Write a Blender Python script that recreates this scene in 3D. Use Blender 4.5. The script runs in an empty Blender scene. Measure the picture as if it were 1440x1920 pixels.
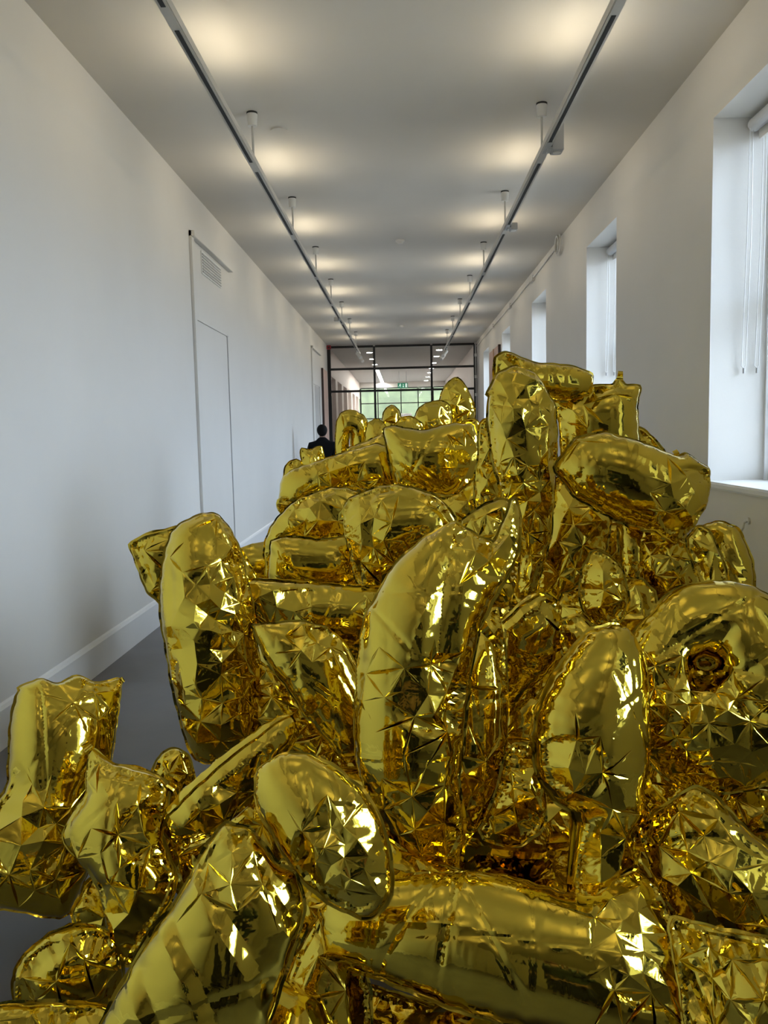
import bpy, bmesh, math, random
import numpy as np
from mathutils import Vector, Matrix
from mathutils.geometry import delaunay_2d_cdt

S = bpy.context.scene
COL = S.collection
random.seed(7)

# ------------------------------------------------------------------ camera
CAM_H = 1.6
YAW, PITCH, ROLL, FPX = -0.0260642, -0.0955279, -0.0216686, 1532.5
_f = np.array([math.sin(YAW)*math.cos(PITCH), math.cos(YAW)*math.cos(PITCH), math.sin(PITCH)])
_r0 = np.array([math.cos(YAW), -math.sin(YAW), 0.0])
_u0 = np.cross(_r0, _f)
_r = math.cos(ROLL)*_r0 + math.sin(ROLL)*_u0
_u = -math.sin(ROLL)*_r0 + math.cos(ROLL)*_u0
CPOS = np.array([0.0, 0.0, CAM_H])
cam_d = bpy.data.cameras.new('camera')
cam_d.sensor_fit = 'VERTICAL'; cam_d.sensor_height = 36.0
cam_d.lens = FPX/1920*36.0
cam_d.clip_start = 0.05; cam_d.clip_end = 200
cam = bpy.data.objects.new('camera', cam_d); COL.objects.link(cam)
cam.matrix_world = Matrix(((_r[0], _u[0], -_f[0], 0), (_r[1], _u[1], -_f[1], 0), (_r[2], _u[2], -_f[2], CAM_H), (0, 0, 0, 1)))
S.camera = cam

# ------------------------------------------------------------------ world: overcast daylight
W = bpy.data.worlds.new('overcast'); S.world = W; W.use_nodes = True
_nt = W.node_tree; _bg = _nt.nodes['Background']
_tc = _nt.nodes.new('ShaderNodeTexCoord'); _sx = _nt.nodes.new('ShaderNodeSeparateXYZ'); _cr = _nt.nodes.new('ShaderNodeValToRGB')
_mr = _nt.nodes.new('ShaderNodeMapRange'); _mr.inputs[1].default_value = -1; _mr.inputs[2].default_value = 1
_cr.color_ramp.elements[0].position = 0.47; _cr.color_ramp.elements[0].color = (0.16, 0.17, 0.17, 1)    # street and facades below the horizon
_cr.color_ramp.elements[1].position = 0.54; _cr.color_ramp.elements[1].color = (0.37, 0.46, 0.60, 1)    # overcast sky, brighter towards the zenith
_e = _cr.color_ramp.elements.new(1.0); _e.color = (0.75, 0.88, 1.0, 1)
_nt.links.new(_tc.outputs['Generated'], _sx.inputs[0]); _nt.links.new(_sx.outputs['Z'], _mr.inputs[0]); _nt.links.new(_mr.outputs[0], _cr.inputs[0]); _nt.links.new(_cr.outputs[0], _bg.inputs[0])
_bg.inputs[1].default_value = 33.0
UPLIGHT_W = 4.2
S.view_settings.view_transform = 'Standard'
S.view_settings.look = 'None'
S.view_settings.gamma = 1.0
S.view_settings.use_curve_mapping = False
S.view_settings.exposure = 0.0
S.cycles.max_bounces = 8; S.cycles.diffuse_bounces = 3; S.cycles.glossy_bounces = 5; S.cycles.blur_glossy = 0.5; S.cycles.adaptive_threshold = 0.02

# ------------------------------------------------------------------ dimensions (metres)
H = 4.139; XL = -2.144; XR = 2.121; YB = -4.2; D = 23.65; YE = 41.0; YEND = 47.0
WT = 0.58
WIN = [(0.44, 1.77), (4.44, 5.77), (8.28, 9.60), (12.27, 13.60), (16.33, 17.67), (20.35, 21.70)]
SILL, WTOP = 1.22, 3.66

def ray(px, py):
    return _r*(px-720)/FPX - _u*(py-960)/FPX + _f
def at(px, py, y):
    d = ray(px, py); return CPOS + d*(y/d[1])

# ------------------------------------------------------------------ materials
def mat(name, col, rough=0.6, metal=0.0, noise=0.0, nscale=6.0, bump=0.0, bscale=60.0, emit=None, estr=0.0, spec=0.5):
    m = bpy.data.materials.new(name); m.use_nodes = True
    nt = m.node_tree; b = nt.nodes['Principled BSDF']
    b.inputs['Base Color'].default_value = (*col, 1); b.inputs['Roughness'].default_value = rough
    b.inputs['Metallic'].default_value = metal; b.inputs['Specular IOR Level'].default_value = spec
    tc = nt.nodes.new('ShaderNodeTexCoord')
    if noise > 0:
        n = nt.nodes.new('ShaderNodeTexNoise'); n.inputs['Scale'].default_value = nscale; n.inputs['Detail'].default_value = 5
        nt.links.new(tc.outputs['Object'], n.inputs['Vector'])
        r = nt.nodes.new('ShaderNodeValToRGB')
        r.color_ramp.elements[0].position = 0.3; r.color_ramp.elements[1].position = 0.7
        r.color_ramp.elements[0].color = (*[c*(1-noise) for c in col], 1)
        r.color_ramp.elements[1].color = (*[min(1, c*(1+noise)) for c in col], 1)
        nt.links.new(n.outputs['Fac'], r.inputs['Fac']); nt.links.new(r.outputs['Color'], b.inputs['Base Color'])
    if bump > 0:
        n2 = nt.nodes.new('ShaderNodeTexNoise'); n2.inputs['Scale'].default_value = bscale; n2.inputs['Detail'].default_value = 3
        nt.links.new(tc.outputs['Object'], n2.inputs['Vector'])
        bp = nt.nodes.new('ShaderNodeBump'); bp.inputs['Strength'].default_value = bump; bp.inputs['Distance'].default_value = 0.004
        nt.links.new(n2.outputs['Fac'], bp.inputs['Height']); nt.links.new(bp.outputs['Normal'], b.inputs['Normal'])
    if emit:
        b.inputs['Emission Color'].default_value = (*emit, 1); b.inputs['Emission Strength'].default_value = estr
    return m

M = {}
M['wall'] = mat('wall_paint', (0.72, 0.70, 0.66), 0.55, noise=0.02, nscale=1.5, bump=0.06, bscale=90)
M['ceil'] = mat('ceiling_paint', (0.66, 0.635, 0.59), 0.7, noise=0.015, nscale=2.0)
M['trim'] = mat('trim_gloss', (0.80, 0.80, 0.79), 0.35, noise=0.01)
M['floor'] = mat('floor_vinyl', (0.165, 0.162, 0.172), 0.42, noise=0.10, nscale=3.0, bump=0.05, bscale=40)
M['track'] = mat('track_aluminium', (0.58, 0.56, 0.52), 0.45, metal=0.2, noise=0.03)
M['slot'] = mat('track_slot', (0.02, 0.02, 0.02), 0.6, noise=0.1)
M['white'] = mat('white_plastic', (0.70, 0.69, 0.66), 0.4, noise=0.01)
M['greyfix'] = mat('fitting_grey', (0.42, 0.42, 0.42), 0.4, noise=0.02)
M['black'] = mat('black_steel', (0.008, 0.008, 0.009), 0.4, noise=0.1)
M['red'] = mat('red_plastic', (0.35, 0.02, 0.03), 0.4, noise=0.05)
M['blind'] = mat('blind_fabric', (0.60, 0.61, 0.63), 0.6, noise=0.02)
M['dark'] = mat('dark_gap', (0.03, 0.03, 0.03), 0.6, noise=0.1)
M['vent'] = mat('vent_grey', (0.48, 0.47, 0.46), 0.5, noise=0.04)
M['pink'] = mat('panel_pink', (0.60, 0.40, 0.32), 0.6, noise=0.05)
M['wood'] = mat('panel_wood', (0.48, 0.26, 0.14), 0.5, noise=0.15, nscale=12)
M['brown'] = mat('panel_edge', (0.05, 0.025, 0.02), 0.5, noise=0.1)
M['beige'] = mat('beige_wall', (0.78, 0.68, 0.62), 0.6, noise=0.02)
M['pale_green'] = mat('pale_green_wall', (0.060, 0.066, 0.026), 0.8, noise=0.35, nscale=1.6)
M['exit'] = mat('exit_green', (0.0, 0.16, 0.08), 0.4, noise=0.05, emit=(0.0, 0.25, 0.13), estr=0.35)
M['exit_mark'] = mat('exit_mark', (0.8, 0.9, 0.85), 0.4, noise=0.02, emit=(0.8, 1, 0.9), estr=0.5)
M['lamp'] = mat('lamp_diffuser', (0.9, 0.9, 0.9), 0.4, noise=0.01, emit=(1, 0.96, 0.9), estr=85.0)
M['lampwarm'] = mat('uplight_diffuser', (0.9, 0.9, 0.85), 0.4, noise=0.01, emit=(1, 0.86, 0.62), estr=3.0)
M['jacket'] = mat('black_jacket', (0.004, 0.0045, 0.006), 0.9, noise=0.2, bump=0.3, bscale=30, spec=0.15)
M['trousers'] = mat('dark_trousers', (0.012, 0.012, 0.016), 0.8, noise=0.2)
M['skin'] = mat('skin', (0.30, 0.17, 0.11), 0.5, noise=0.05)
M['hair'] = mat('black_hair', (0.003, 0.0025, 0.0025), 0.8, noise=0.2, bump=0.5, bscale=120, spec=0.2)
M['shoe'] = mat('shoe', (0.01, 0.01, 0.01), 0.5, noise=0.1)
M['doorgreen'] = mat('door_green', (0.020, 0.026, 0.018), 0.5, noise=0.1)  # only for the added door behind the camera, dark for the foil reflections
M['coat'] = mat('dark_green_coat', (0.015, 0.022, 0.014), 0.8, noise=0.2)

def glass_mat():
    m = bpy.data.materials.new('clear_pane'); m.use_nodes = True; nt = m.node_tree; nt.nodes.clear()
    o = nt.nodes.new('ShaderNodeOutputMaterial'); t = nt.nodes.new('ShaderNodeBsdfTransparent')
    t.inputs[0].default_value = (0.95, 0.96, 0.96, 1)
    g = nt.nodes.new('ShaderNodeBsdfGlossy'); g.inputs['Roughness'].default_value = 0.02
    fr = nt.nodes.new('ShaderNodeFresnel'); fr.inputs[0].default_value = 1.45
    mx = nt.nodes.new('ShaderNodeMixShader')
    nt.links.new(fr.outputs[0], mx.inputs[0]); nt.links.new(t.outputs[0], mx.inputs[1]); nt.links.new(g.outputs[0], mx.inputs[2])
    nt.links.new(mx.outputs[0], o.inputs[0]); return m
M['glass'] = glass_mat()

def gold_mat():
    m = bpy.data.materials.new('gold_foil'); m.use_nodes = True; nt = m.node_tree; b = nt.nodes['Principled BSDF']
    N = nt.nodes.new; K = nt.links.new
    b.inputs['Metallic'].default_value = 1.0; b.inputs['Roughness'].default_value = 0.075
    tc = N('ShaderNodeTexCoord')
    n = N('ShaderNodeTexNoise'); n.inputs['Scale'].default_value = 5.0; n.inputs['Detail'].default_value = 2
    r = N('ShaderNodeValToRGB')
    r.color_ramp.elements[0].color = (0.77, 0.580, 0.066, 1); r.color_ramp.elements[1].color = (0.82, 0.630, 0.082, 1)
    K(tc.outputs['Object'], n.inputs['Vector']); K(n.outputs['Fac'], r.inputs['Fac']); K(r.outputs['Color'], b.inputs['Base Color'])
    # faint fine crinkle everywhere
    fn = N('ShaderNodeTexNoise'); fn.inputs['Scale'].default_value = 22; fn.inputs['Detail'].default_value = 2; fn.inputs['Distortion'].default_value = 1.0; K(tc.outputs['Object'], fn.inputs['Vector'])
    fs = N('ShaderNodeMath'); fs.operation = 'MULTIPLY'; fs.inputs[1].default_value = 0.0007; K(fn.outputs['Fac'], fs.inputs[0])
    bp = N('ShaderNodeBump'); bp.inputs['Strength'].default_value = 1.0; bp.inputs['Distance'].default_value = 1.0
    K(fs.outputs[0], bp.inputs['Height']); K(bp.outputs['Normal'], b.inputs['Normal'])
    return m
M['gold'] = gold_mat()

# ------------------------------------------------------------------ mesh helpers
def link(o, parent=None):
    COL.objects.link(o)
    if parent is not None: o.parent = parent
    return o
def mesh_obj(name, bm, m, parent=None, loc=(0, 0, 0), smooth=False):
    me = bpy.data.meshes.new(name); bm.to_mesh(me); bm.free()
    me.materials.append(M[m])
    if smooth: me.polygons.foreach_set('use_smooth', [True]*len(me.polygons))
    o = bpy.data.objects.new(name, me); o.location = loc
    return link(o, parent)
def empty(name, loc=(0, 0, 0), parent=None):
    o = bpy.data.objects.new(name, None); o.location = loc; o.empty_display_size = 0.1
    return link(o, parent)
def tag(o, label, cat, group=None):
    o['label'] = label; o['category'] = cat
    if group: o['group'] = group
    return o
def struct(o, label=None):
    o['kind'] = 'structure'
    if label: o['label'] = label
    return o
def abox(bm, a, b):
    x0, y0, z0 = a; x1, y1, z1 = b
    v = [bm.verts.new(p) for p in ((x0,y0,z0),(x1,y0,z0),(x1,y1,z0),(x0,y1,z0),(x0,y0,z1),(x1,y0,z1),(x1,y1,z1),(x0,y1,z1))]
    for f in ((0,3,2,1),(4,5,6,7),(0,1,5,4),(1,2,6,5),(2,3,7,6),(3,0,4,7)): bm.faces.new([v[i] for i in f])
def acyl(bm, a, b, r, n=16, r2=None, caps=True):
    a = Vector(a); b = Vector(b); d = (b-a).normalized(); r2 = r if r2 is None else r2
    s = d.orthogonal().normalized(); t = d.cross(s)
    A = [bm.verts.new(a + (s*math.cos(q)+t*math.sin(q))*r) for q in (2*math.pi*i/n for i in range(n))]
    B = [bm.verts.new(b + (s*math.cos(q)+t*math.sin(q))*r2) for q in (2*math.pi*i/n for i in range(n))]
    for i in range(n): bm.faces.new((A[i], A[(i+1) % n], B[(i+1) % n], B[i]))
    if caps: bm.faces.new(A[::-1]); bm.faces.new(B)
def atube(bm, pts, r, n=8):
    pts = [Vector(p) for p in pts]; rings = []
    up = None
    for i, p in enumerate(pts):
        d = (pts[min(i+1, len(pts)-1)] - pts[max(i-1, 0)]).normalized()
        s = d.orthogonal().normalized() if up is None else (up - d*up.dot(d)).normalized()
        up = s; t = d.cross(s)
        rings.append([bm.verts.new(p + (s*math.cos(2*math.pi*k/n)+t*math.sin(2*math.pi*k/n))*r) for k in range(n)])
    for a, b in zip(rings, rings[1:]):
        for k in range(n): bm.faces.new((a[k], a[(k+1) % n], b[(k+1) % n], b[k]))
    bm.faces.new(rings[0][::-1]); bm.faces.new(rings[-1])
def box(name, a, b, m, parent=None, bevel=0.0):
    c = [(a[i]+b[i])/2 for i in range(3)]
    if parent is not None: off = (0, 0, 0)
    else: off = c
    bm = bmesh.new(); abox(bm, [a[i]-off[i] for i in range(3)], [b[i]-off[i] for i in range(3)])
    if bevel > 0: bmesh.ops.bevel(bm, geom=list(bm.edges), offset=bevel, segments=2, affect='EDGES')
    return mesh_obj(name, bm, m, parent, off)
def multi(name, boxes, m, parent=None):
    bm = bmesh.new()
    for a, b in boxes: abox(bm, a, b)
    return mesh_obj(name, bm, m, parent)

# ------------------------------------------------------------------ room shell
struct(box('floor', (XL-0.9, YB, -0.12), (XR+0.3, YEND, 0), 'floor'), 'dark grey vinyl floor of the corridor')
struct(box('ceiling', (XL-0.9, YB, H), (XR+0.6, YE+0.4, H+0.15), 'ceil'), 'white plaster ceiling')
struct(box('wall_left', (XL-0.3, YB, 0), (XL, D, H), 'wall'), 'long plain white wall')
struct(box('wall_back', (XL-0.3, YB-0.3, 0), (XR+0.6, YB, H), 'wall'), 'white wall')
wr = []
ys = [YB] + [v for w in WIN for v in w] + [D]
wr.append(((XR, YB, 0), (XR+WT, D, SILL))); wr.append(((XR, YB, WTOP), (XR+WT, D, H)))
for i in range(0, len(ys), 2): wr.append(((XR, ys[i], SILL), (XR+WT, ys[i+1], WTOP)))
struct(multi('wall_right', wr, 'wall'), 'white wall with tall windows')
# skirting
def skirting(name, x, s, y0, y1):
    bm = bmesh.new(); prof = [(0, 0), (0.022, 0), (0.022, 0.205), (0.012, 0.225), (0, 0.235)]
    a = [bm.verts.new((x+s*p[0], y0, p[1])) for p in prof]; b = [bm.verts.new((x+s*p[0], y1, p[1])) for p in prof]
    for i in range(4): bm.faces.new((a[i], a[i+1], b[i+1], b[i]))
    bm.faces.new(a); bm.faces.new(b[::-1]); bmesh.ops.recalc_face_normals(bm, faces=bm.faces)
    struct(mesh_obj(name, bm, 'trim'), 'white painted skirting board')
skirting('baseboard_left', XL, 1, YB, 8.50)
skirting('baseboard_left_far', XL, 1, 10.16, 19.4)
skirting('baseboard_right', XR, -1, YB, D)

# windows on the right wall
for n, (y0, y1) in enumerate(WIN):
    e = struct(empty('window_%d' % (n+1), (XR+0.51, (y0+y1)/2, SILL)), 'tall sash window in deep white reveal')
    hw = (y1-y0)/2; ht = WTOP-SILL
    fr = [((-0.05, -hw, 0), (0.05, -hw+0.07, ht)), ((-0.05, hw-0.07, 0), (0.05, hw, ht)), ((-0.05, -hw, ht-0.07), (0.05, hw, ht)), ((-0.05, -hw, 0), (0.05, hw, 0.08))]
    multi('window_frame', fr, 'trim', e)
    for s in (-1, 1):   # sash box mouldings on both jambs
        for dx0, dx1, t in ((-0.13, -0.105, 0.022), (-0.095, -0.08, 0.012), (-0.07, -0.05, 0.03)):
            box('jamb_moulding', (dx0, s*hw if s < 0 else hw-t, 0), (dx1, -hw+t if s < 0 else hw, ht), 'trim', e)
    box('meeting_rail', (-0.03, -hw+0.07, ht*0.5-0.03), (0.03, hw-0.07, ht*0.5+0.03), 'trim', e)
    box('glazing_bar', (-0.015, -0.012, 0.08), (0.015, 0.012, ht-0.07), 'trim', e)
    for k, (za, zb) in enumerate(((0.08, ht*0.5-0.03), (ht*0.5+0.03, ht-0.07))):
        for (ya, yb) in ((-hw+0.07, -0.012), (0.012, hw-0.07)):
            box('pane', (0.0, ya, za), (0.006, yb, zb), 'glass', e)
    bm = bmesh.new(); abox(bm, (-0.535, -hw-0.05, -0.045), (-0.02, hw+0.05, 0.004)); bmesh.ops.bevel(bm, geom=list(bm.edges), offset=0.012, segments=3, affect='EDGES')
    mesh_obj('window_sill', bm, 'trim', e)
    L = bpy.data.lights.new('daylight_portal', 'AREA'); L.shape = 'RECTANGLE'; L.size = y1-y0; L.size_y = ht; L.cycles.is_portal = True
    lo = bpy.data.objects.new('daylight_portal', L); link(lo); lo.location = (XR+WT+0.02, (y0+y1)/2, SILL+ht/2)
    lo.rotation_euler = (math.radians(90), 0, math.radians(90))
    # roller blind
    if n >= 1:
        where = ['', 'nearest window, above two looped cords', 'second window from the front', 'third window from the front', 'fourth window from the front', 'farthest window by the glass screen'][n]
        b = tag(empty('roller_blind', (XR+0.24, (y0+y1)/2, WTOP)), 'white roller blind rolled up at top of the '+where, 'blind', 'roller blinds in the windows')
        bm = bmesh.new(); acyl(bm, (0.02, -hw+0.03, -0.06), (0.02, hw-0.03, -0.06), 0.045, 20); mesh_obj('blind_roll', bm, 'blind', b, smooth=False)
        box('head_rail', (0.06, -hw+0.01, -0.13), (0.10, hw-0.01, -0.03), 'trim', b)
        box('bottom_bar', (0.045, -hw+0.05, -0.16), (0.06, hw-0.05, -0.13), 'white', b)
        for cx in (-0.015, 0.075):
            bm = bmesh.new(); zz = -1.65 if n == 1 else -1.4
            atube(bm, [(cx, hw-0.05, -0.06), (cx-0.006, hw-0.047, zz*0.5), (cx-0.015, hw-0.02, zz), (cx, hw-0.025, zz-0.02), (cx+0.012, hw-0.02, zz), (cx+0.022, hw-0.045, zz*0.5), (cx+0.02, hw-0.05, -0.06)], 0.003, 6)
            c = mesh_obj('pull_cord', bm, 'trim', b)
            bm = bmesh.new(); acyl(bm, (cx, hw-0.022, zz-0.05), (cx, hw-0.022, zz-0.015), 0.008, 8); mesh_obj('cord_weight', bm, 'greyfix', c)

# hidden doors in the left wall
def wall_door(n, y0, y1, yf, glazed):
    e = struct(empty('door_%d' % n, (XL, y0, 0)), 'white flush door set in the long white wall' if n == 1 else 'white door with glazed panel beyond the heap')
    t = 0.03
    box('door_jamb', (0, -0.07, 0), (t, 0.03, 3.70), 'wall', e, 0.004)
    box('cornice_strip', (0, -0.07, 3.64), (0.06, yf-y0, 3.70), 'wall', e, 0.004)
    box('transom_strip', (0, 0.03, 2.825), (0.016, yf-y0-0.2, 2.85), 'wall', e)
    box('meeting_stile', (0, y1-y0-0.01, 0), (0.016, y1-y0+0.012, 2.85), 'vent', e)
    box('door_leaf', (0, 0.05, 0.01), (0.008, y1-y0-0.02, 2.81), 'wall', e)
    if glazed:
        box('glazed_panel', (0.006, 0.5, 0.3), (0.012, y1-y0-0.1, 2.80), 'vent', e)
    else:
        g = box('vent_grille', (0, 0.40, 3.36), (0.012, 1.32, 3.60), 'trim', e)
        for k in range(7):
            box('grille_bar', (0.012, 0.42, 3.375+k*0.031), (0.02, 1.30, 3.390+k*0.031), 'vent', g)
e = struct(empty('door_3', (0.1, YB, 0)), 'dark green double door at the near end of the corridor')  # unseen door added behind the camera so the foil mirrors dark green streaks
for sg in (-1, 1):
    lf = box('door_leaf', (min(0.005*sg, 0.95*sg), 0, 0.01), (max(0.005*sg, 0.95*sg), 0.05, 2.6), 'doorgreen', e)
    for za, zb in ((0.2, 1.0), (1.15, 2.45)):
        box('door_panel', (min(0.14*sg, 0.82*sg), 0.05, za), (max(0.14*sg, 0.82*sg), 0.062, zb), 'doorgreen', lf, 0.005)
    bm = bmesh.new(); acyl(bm, (0.07*sg, 0.05, 1.05), (0.07*sg, 0.11, 1.05), 0.02, 14, 0.03); mesh_obj('door_knob', bm, 'greyfix', lf, smooth=True)
multi('door_frame', [((-1.06, 0, 0), (-0.95, 0.07, 2.72)), ((0.95, 0, 0), (1.06, 0.07, 2.72)), ((-1.06, 0, 2.61), (1.06, 0.07, 2.72))], 'doorgreen', e)
wall_door(1, 8.55, 10.10, 10.38, False)
wall_door(2, 19.5, 21.05, 21.4, True)

# ------------------------------------------------------------------ lighting tracks (suspended, with uplights)
CAN = [6.68+2.33*k for k in range(-4, 7)]
def track(x, name, side):
    e = tag(empty(name, (x, 6.0, 3.75)), 'suspended grey lighting track hung along the %s side of the ceiling' % side, 'track light', 'lighting tracks')
    y0, y1 = YB+0.5-6.0, 22.3-6.0
    bm = bmesh.new(); abox(bm, (-0.030, y0, -0.028), (0.030, y1, 0.030)); bmesh.ops.bevel(bm, geom=[q for q in bm.edges if abs(q.verts[0].co.y-q.verts[1].co.y) > 1], offset=0.006, segments=2, affect='EDGES')
    mesh_obj('rail', bm, 'track', e)
    for k, c in enumerate(CAN):
        a, b = c-6.0+0.12, c-6.0+2.33-0.12
        box('slot', (-0.012, a, -0.031), (0.012, min(b, y1-0.1), -0.0275), 'slot', e)
        bm = bmesh.new(); acyl(bm, (0, c-6.0, 0.03), (0, c-6.0, 0.30), 0.009, 10)
        st = mesh_obj('stem', bm, 'track', e)
        bm = bmesh.new(); acyl(bm, (0, c-6.0, 0.285), (0, c-6.0, 0.375), 0.036, 20, 0.042); mesh_obj('ceiling_cup', bm, 'white', st)
        bm = bmesh.new(); acyl(bm, (0, c-6.0, 0.375), (0, c-6.0, H-3.75), 0.043, 20); mesh_obj('cup_collar', bm, 'slot', st)
        yc = c+2.33/2
        if yc < y1+5.9:
            box('uplight_lens', (-0.024, yc-6.0-0.35, 0.029), (0.024, yc-6.0+0.35, 0.034), 'lampwarm', e)
            for sg in (-1, 1):      # two emitter rows, one to each side of the rail
                L = bpy.data.lights.new('uplight', 'AREA'); L.shape = 'RECTANGLE'; L.size = 0.03; L.size_y = 0.7
                L.energy = UPLIGHT_W/2; L.color = (1.0, 0.85, 0.60)
                lo = bpy.data.objects.new('uplight', L); link(lo, e); lo.location = (sg*0.012, yc-6.0, 0.045); lo.rotation_euler = (math.pi, sg*math.radians(62), 0)
    return e
TL = track(-1.146, 'lighting_track', 'left')
TR = track(1.125, 'lighting_track', 'right')
def spot(loc, sx, label, big=False):
    e = tag(empty('track_spotlight', loc), label, 'spotlight', 'spotlights on the tracks')
    w, h = (0.085, 0.20) if big else (0.07, 0.07)
    box('adapter', (-0.02, -0.14, -0.035), (0.02, 0.10, -0.028), 'greyfix', e)
    b = box('lamp_body', (0.032*sx if sx > 0 else -0.032-w, -0.06, -0.06), (0.032+w if sx > 0 else -0.032, 0.06, -0.06+h), 'greyfix', e, 0.004)
    bm = bmesh.new(); cx = sx*(0.032+w/2); acyl(bm, (cx, 0, -0.064), (cx, 0, -0.058), 0.03, 16); mesh_obj('lens', bm, 'white', b)
    box('bracket', (min(0, sx*0.04), -0.05, -0.05), (max(0, sx*0.04), 0.05, -0.034), 'greyfix', e)
spot((1.125, 6.45, 3.75), 1, 'grey box spotlight clipped upright beside the nearest stem of right track', True)
spot((1.125, 8.85, 3.75), 1, 'small grey spotlight clipped under second stem of the right track')
spot((-1.146, 15.4, 3.75), -1, 'small grey spotlight clipped far along the left track')
for x, s in ((-1.146, 'left'), (1.125, 'right')):
    for k in range(2):
        e = tag(empty('hanging_spotlight', (x, 21.0+k*1.0, 3.72)), 'small white hanging spotlight at far end of %s track, %s one' % (s, ['nearer', 'farther'][k]), 'spotlight', 'spotlights on the tracks')
        bm = bmesh.new(); acyl(bm, (0, 0, 0.0), (0, 0, -0.10), 0.012, 8); mesh_obj('arm', bm, 'white', e)
        bm = bmesh.new(); acyl(bm, (0, 0.05, -0.07), (0.1 if x < 0 else -0.1, -0.08, -0.20), 0.045, 14); mesh_obj('lamp_body', bm, 'white', e)

# ceiling and wall fittings
for y, l in ((11.08, 'nearer'), (19.66, 'farther')):
    e = tag(empty('smoke_detector', (0, y, H)), 'small white smoke detector on ceiling between tracks, %s one' % l, 'smoke detector', 'smoke detectors')
    bm = bmesh.new(); acyl(bm, (0, 0, 0), (0, 0, -0.025), 0.06, 20); mesh_obj('base', bm, 'white', e)
    bm = bmesh.new(); acyl(bm, (0, 0, -0.025), (0, 0, -0.05), 0.045, 20, 0.03); mesh_obj('sensor_head', bm, 'white', e)
e = tag(empty('ceiling_plate', (-0.99, 7.06, H)), 'thin white blanking plate on ceiling by first left stem', 'plate')
bm = bmesh.new(); acyl(bm, (0, 0, 0), (0, 0, -0.012), 0.07, 24); mesh_obj('cover', bm, 'ceil', e)
e = tag(empty('alarm_sounder', (-2.08, D-0.10, 4.07)), 'small dark red alarm sounder at top corner above glass screen', 'alarm')
box('housing', (-0.07, -0.05, -0.05), (0.06, 0.05, 0.06), 'red', e, 0.01)
bm = bmesh.new(); acyl(bm, (0, -0.05, 0), (0, -0.07, 0), 0.03, 14); mesh_obj('grille', bm, 'brown', e)
# cable along the right ceiling edge with a coil
e = tag(empty('cable_run', (XR-0.02, 11.2, 4.05)), 'white cable running along the right cornice from a hanging coil', 'cable')
bm = bmesh.new(); atube(bm, [(0, 0.05, 0.0), (0, 2.0, -0.03), (0, 4.0, -0.045), (0, 7, -0.05), (0, 12.2, -0.05)], 0.014, 8); mesh_obj('cable', bm, 'white', e)
bm = bmesh.new()
for q in range(2):
    pts = [(-0.02-0.02*q, 0.0+0.16*math.cos(a)*(1-0.25*q)-0.1, -0.02+0.13*math.sin(a)*(1-0.2*q)) for a in [2*math.pi*i/20 for i in range(21)]]
    atube(bm, pts, 0.011, 8)
mesh_obj('coil', bm, 'white', e)
for q, yy in enumerate((2.2, 5.0, 8.0)):
    box('junction_box', (-0.02, yy-0.12, -0.09), (0.02, yy+0.12, 0.0), 'white', e, 0.005)
e = tag(empty('wall_hook', (XR, 5.07, 0.985)), 'small white hook fixed to right wall below nearest sill', 'hook')
bm = bmesh.new(); acyl(bm, (0, 0, 0.03), (-0.012, 0, 0.03), 0.022, 14); mesh_obj('plate', bm, 'white', e)
bm = bmesh.new(); atube(bm, [(-0.005, 0, 0.03), (-0.03, 0, 0.02), (-0.035, 0, -0.01), (-0.035, 0.02, -0.03), (-0.03, 0.045, -0.03)], 0.007, 8); mesh_obj('prong', bm, 'white', e)
# panels at the far end of both walls
e = tag(empty('wall_panel', (XL, 21.75, 1.0)), 'pale pink upright panel with dark edge on left wall by glass screen', 'panel')
box('face', (0, 0.04, -0.6), (0.05, 1.3, 2.35), 'pink', e); box('edge', (0, 0, -0.6), (0.055, 0.04, 2.36), 'brown', e)
e = tag(empty('wall_panel', (XR, 17.9, 1.4)), 'orange-brown upright panel on right wall between far windows', 'panel')
box('face', (-0.05, 0.04, -0.5), (0, 1.9, 2.05), 'pink', e); box('edge', (-0.055, 0, -0.5), (0, 0.04, 2.06), 'brown', e)
box('batten', (-0.065, 0.9, -0.5), (-0.05, 1.0, 2.05), 'wood', e)
e = tag(empty('hanging_chain', (2.06, D-0.35, 3.4)), 'thin grey vertical cable with clips beside the glass screen', 'cable')
bm = bmesh.new(); atube(bm, [(0, 0, 0.7), (0.0, 0, 0), (0.01, 0, -1.0), (0, 0, -2.0)], 0.02, 8); mesh_obj('cable', bm, 'greyfix', e)
for zz in (0.3, -0.3, -0.8): box('clip', (-0.03, -0.03, zz), (0.03, 0.03, zz+0.08), 'white', e)

# ------------------------------------------------------------------ glass screen and the corridor beyond
def screen(y, name, label, zs, xs, thick, big):
    e = tag(empty(name, (0, y, 0)), label, 'glass screen')
    edge = big
    for i, x in enumerate(xs):
        w = edge if i in (0, len(xs)-1) else thick
        box('mullion', (x-w/2, -0.03, 0), (x+w/2, 0.03, zs[-1]), 'black', e)
    for i, z in enumerate(zs):
        w = thick
        for a, b in zip(xs, xs[1:]):
            box('rail', (a+thick/2, -0.028, max(0, z-w/2)), (b-thick/2, 0.028, z+w/2), 'black', e)
    for a, b in zip(xs, xs[1:]):
        for c, d2 in zip(zs, zs[1:]):
            box('pane', (a+thick/2, -0.004, c+thick/2), (b-thick/2, 0.004, d2-thick/2), 'glass', e)
    return e
screen(D, 'glass_screen', 'black steel framed glass screen closing the end of the corridor', [0.04, 1.1, 2.83, 3.46, 4.085], [XL+0.045, -0.80, 0.83, XR-0.04], 0.06, 0.10)
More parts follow.
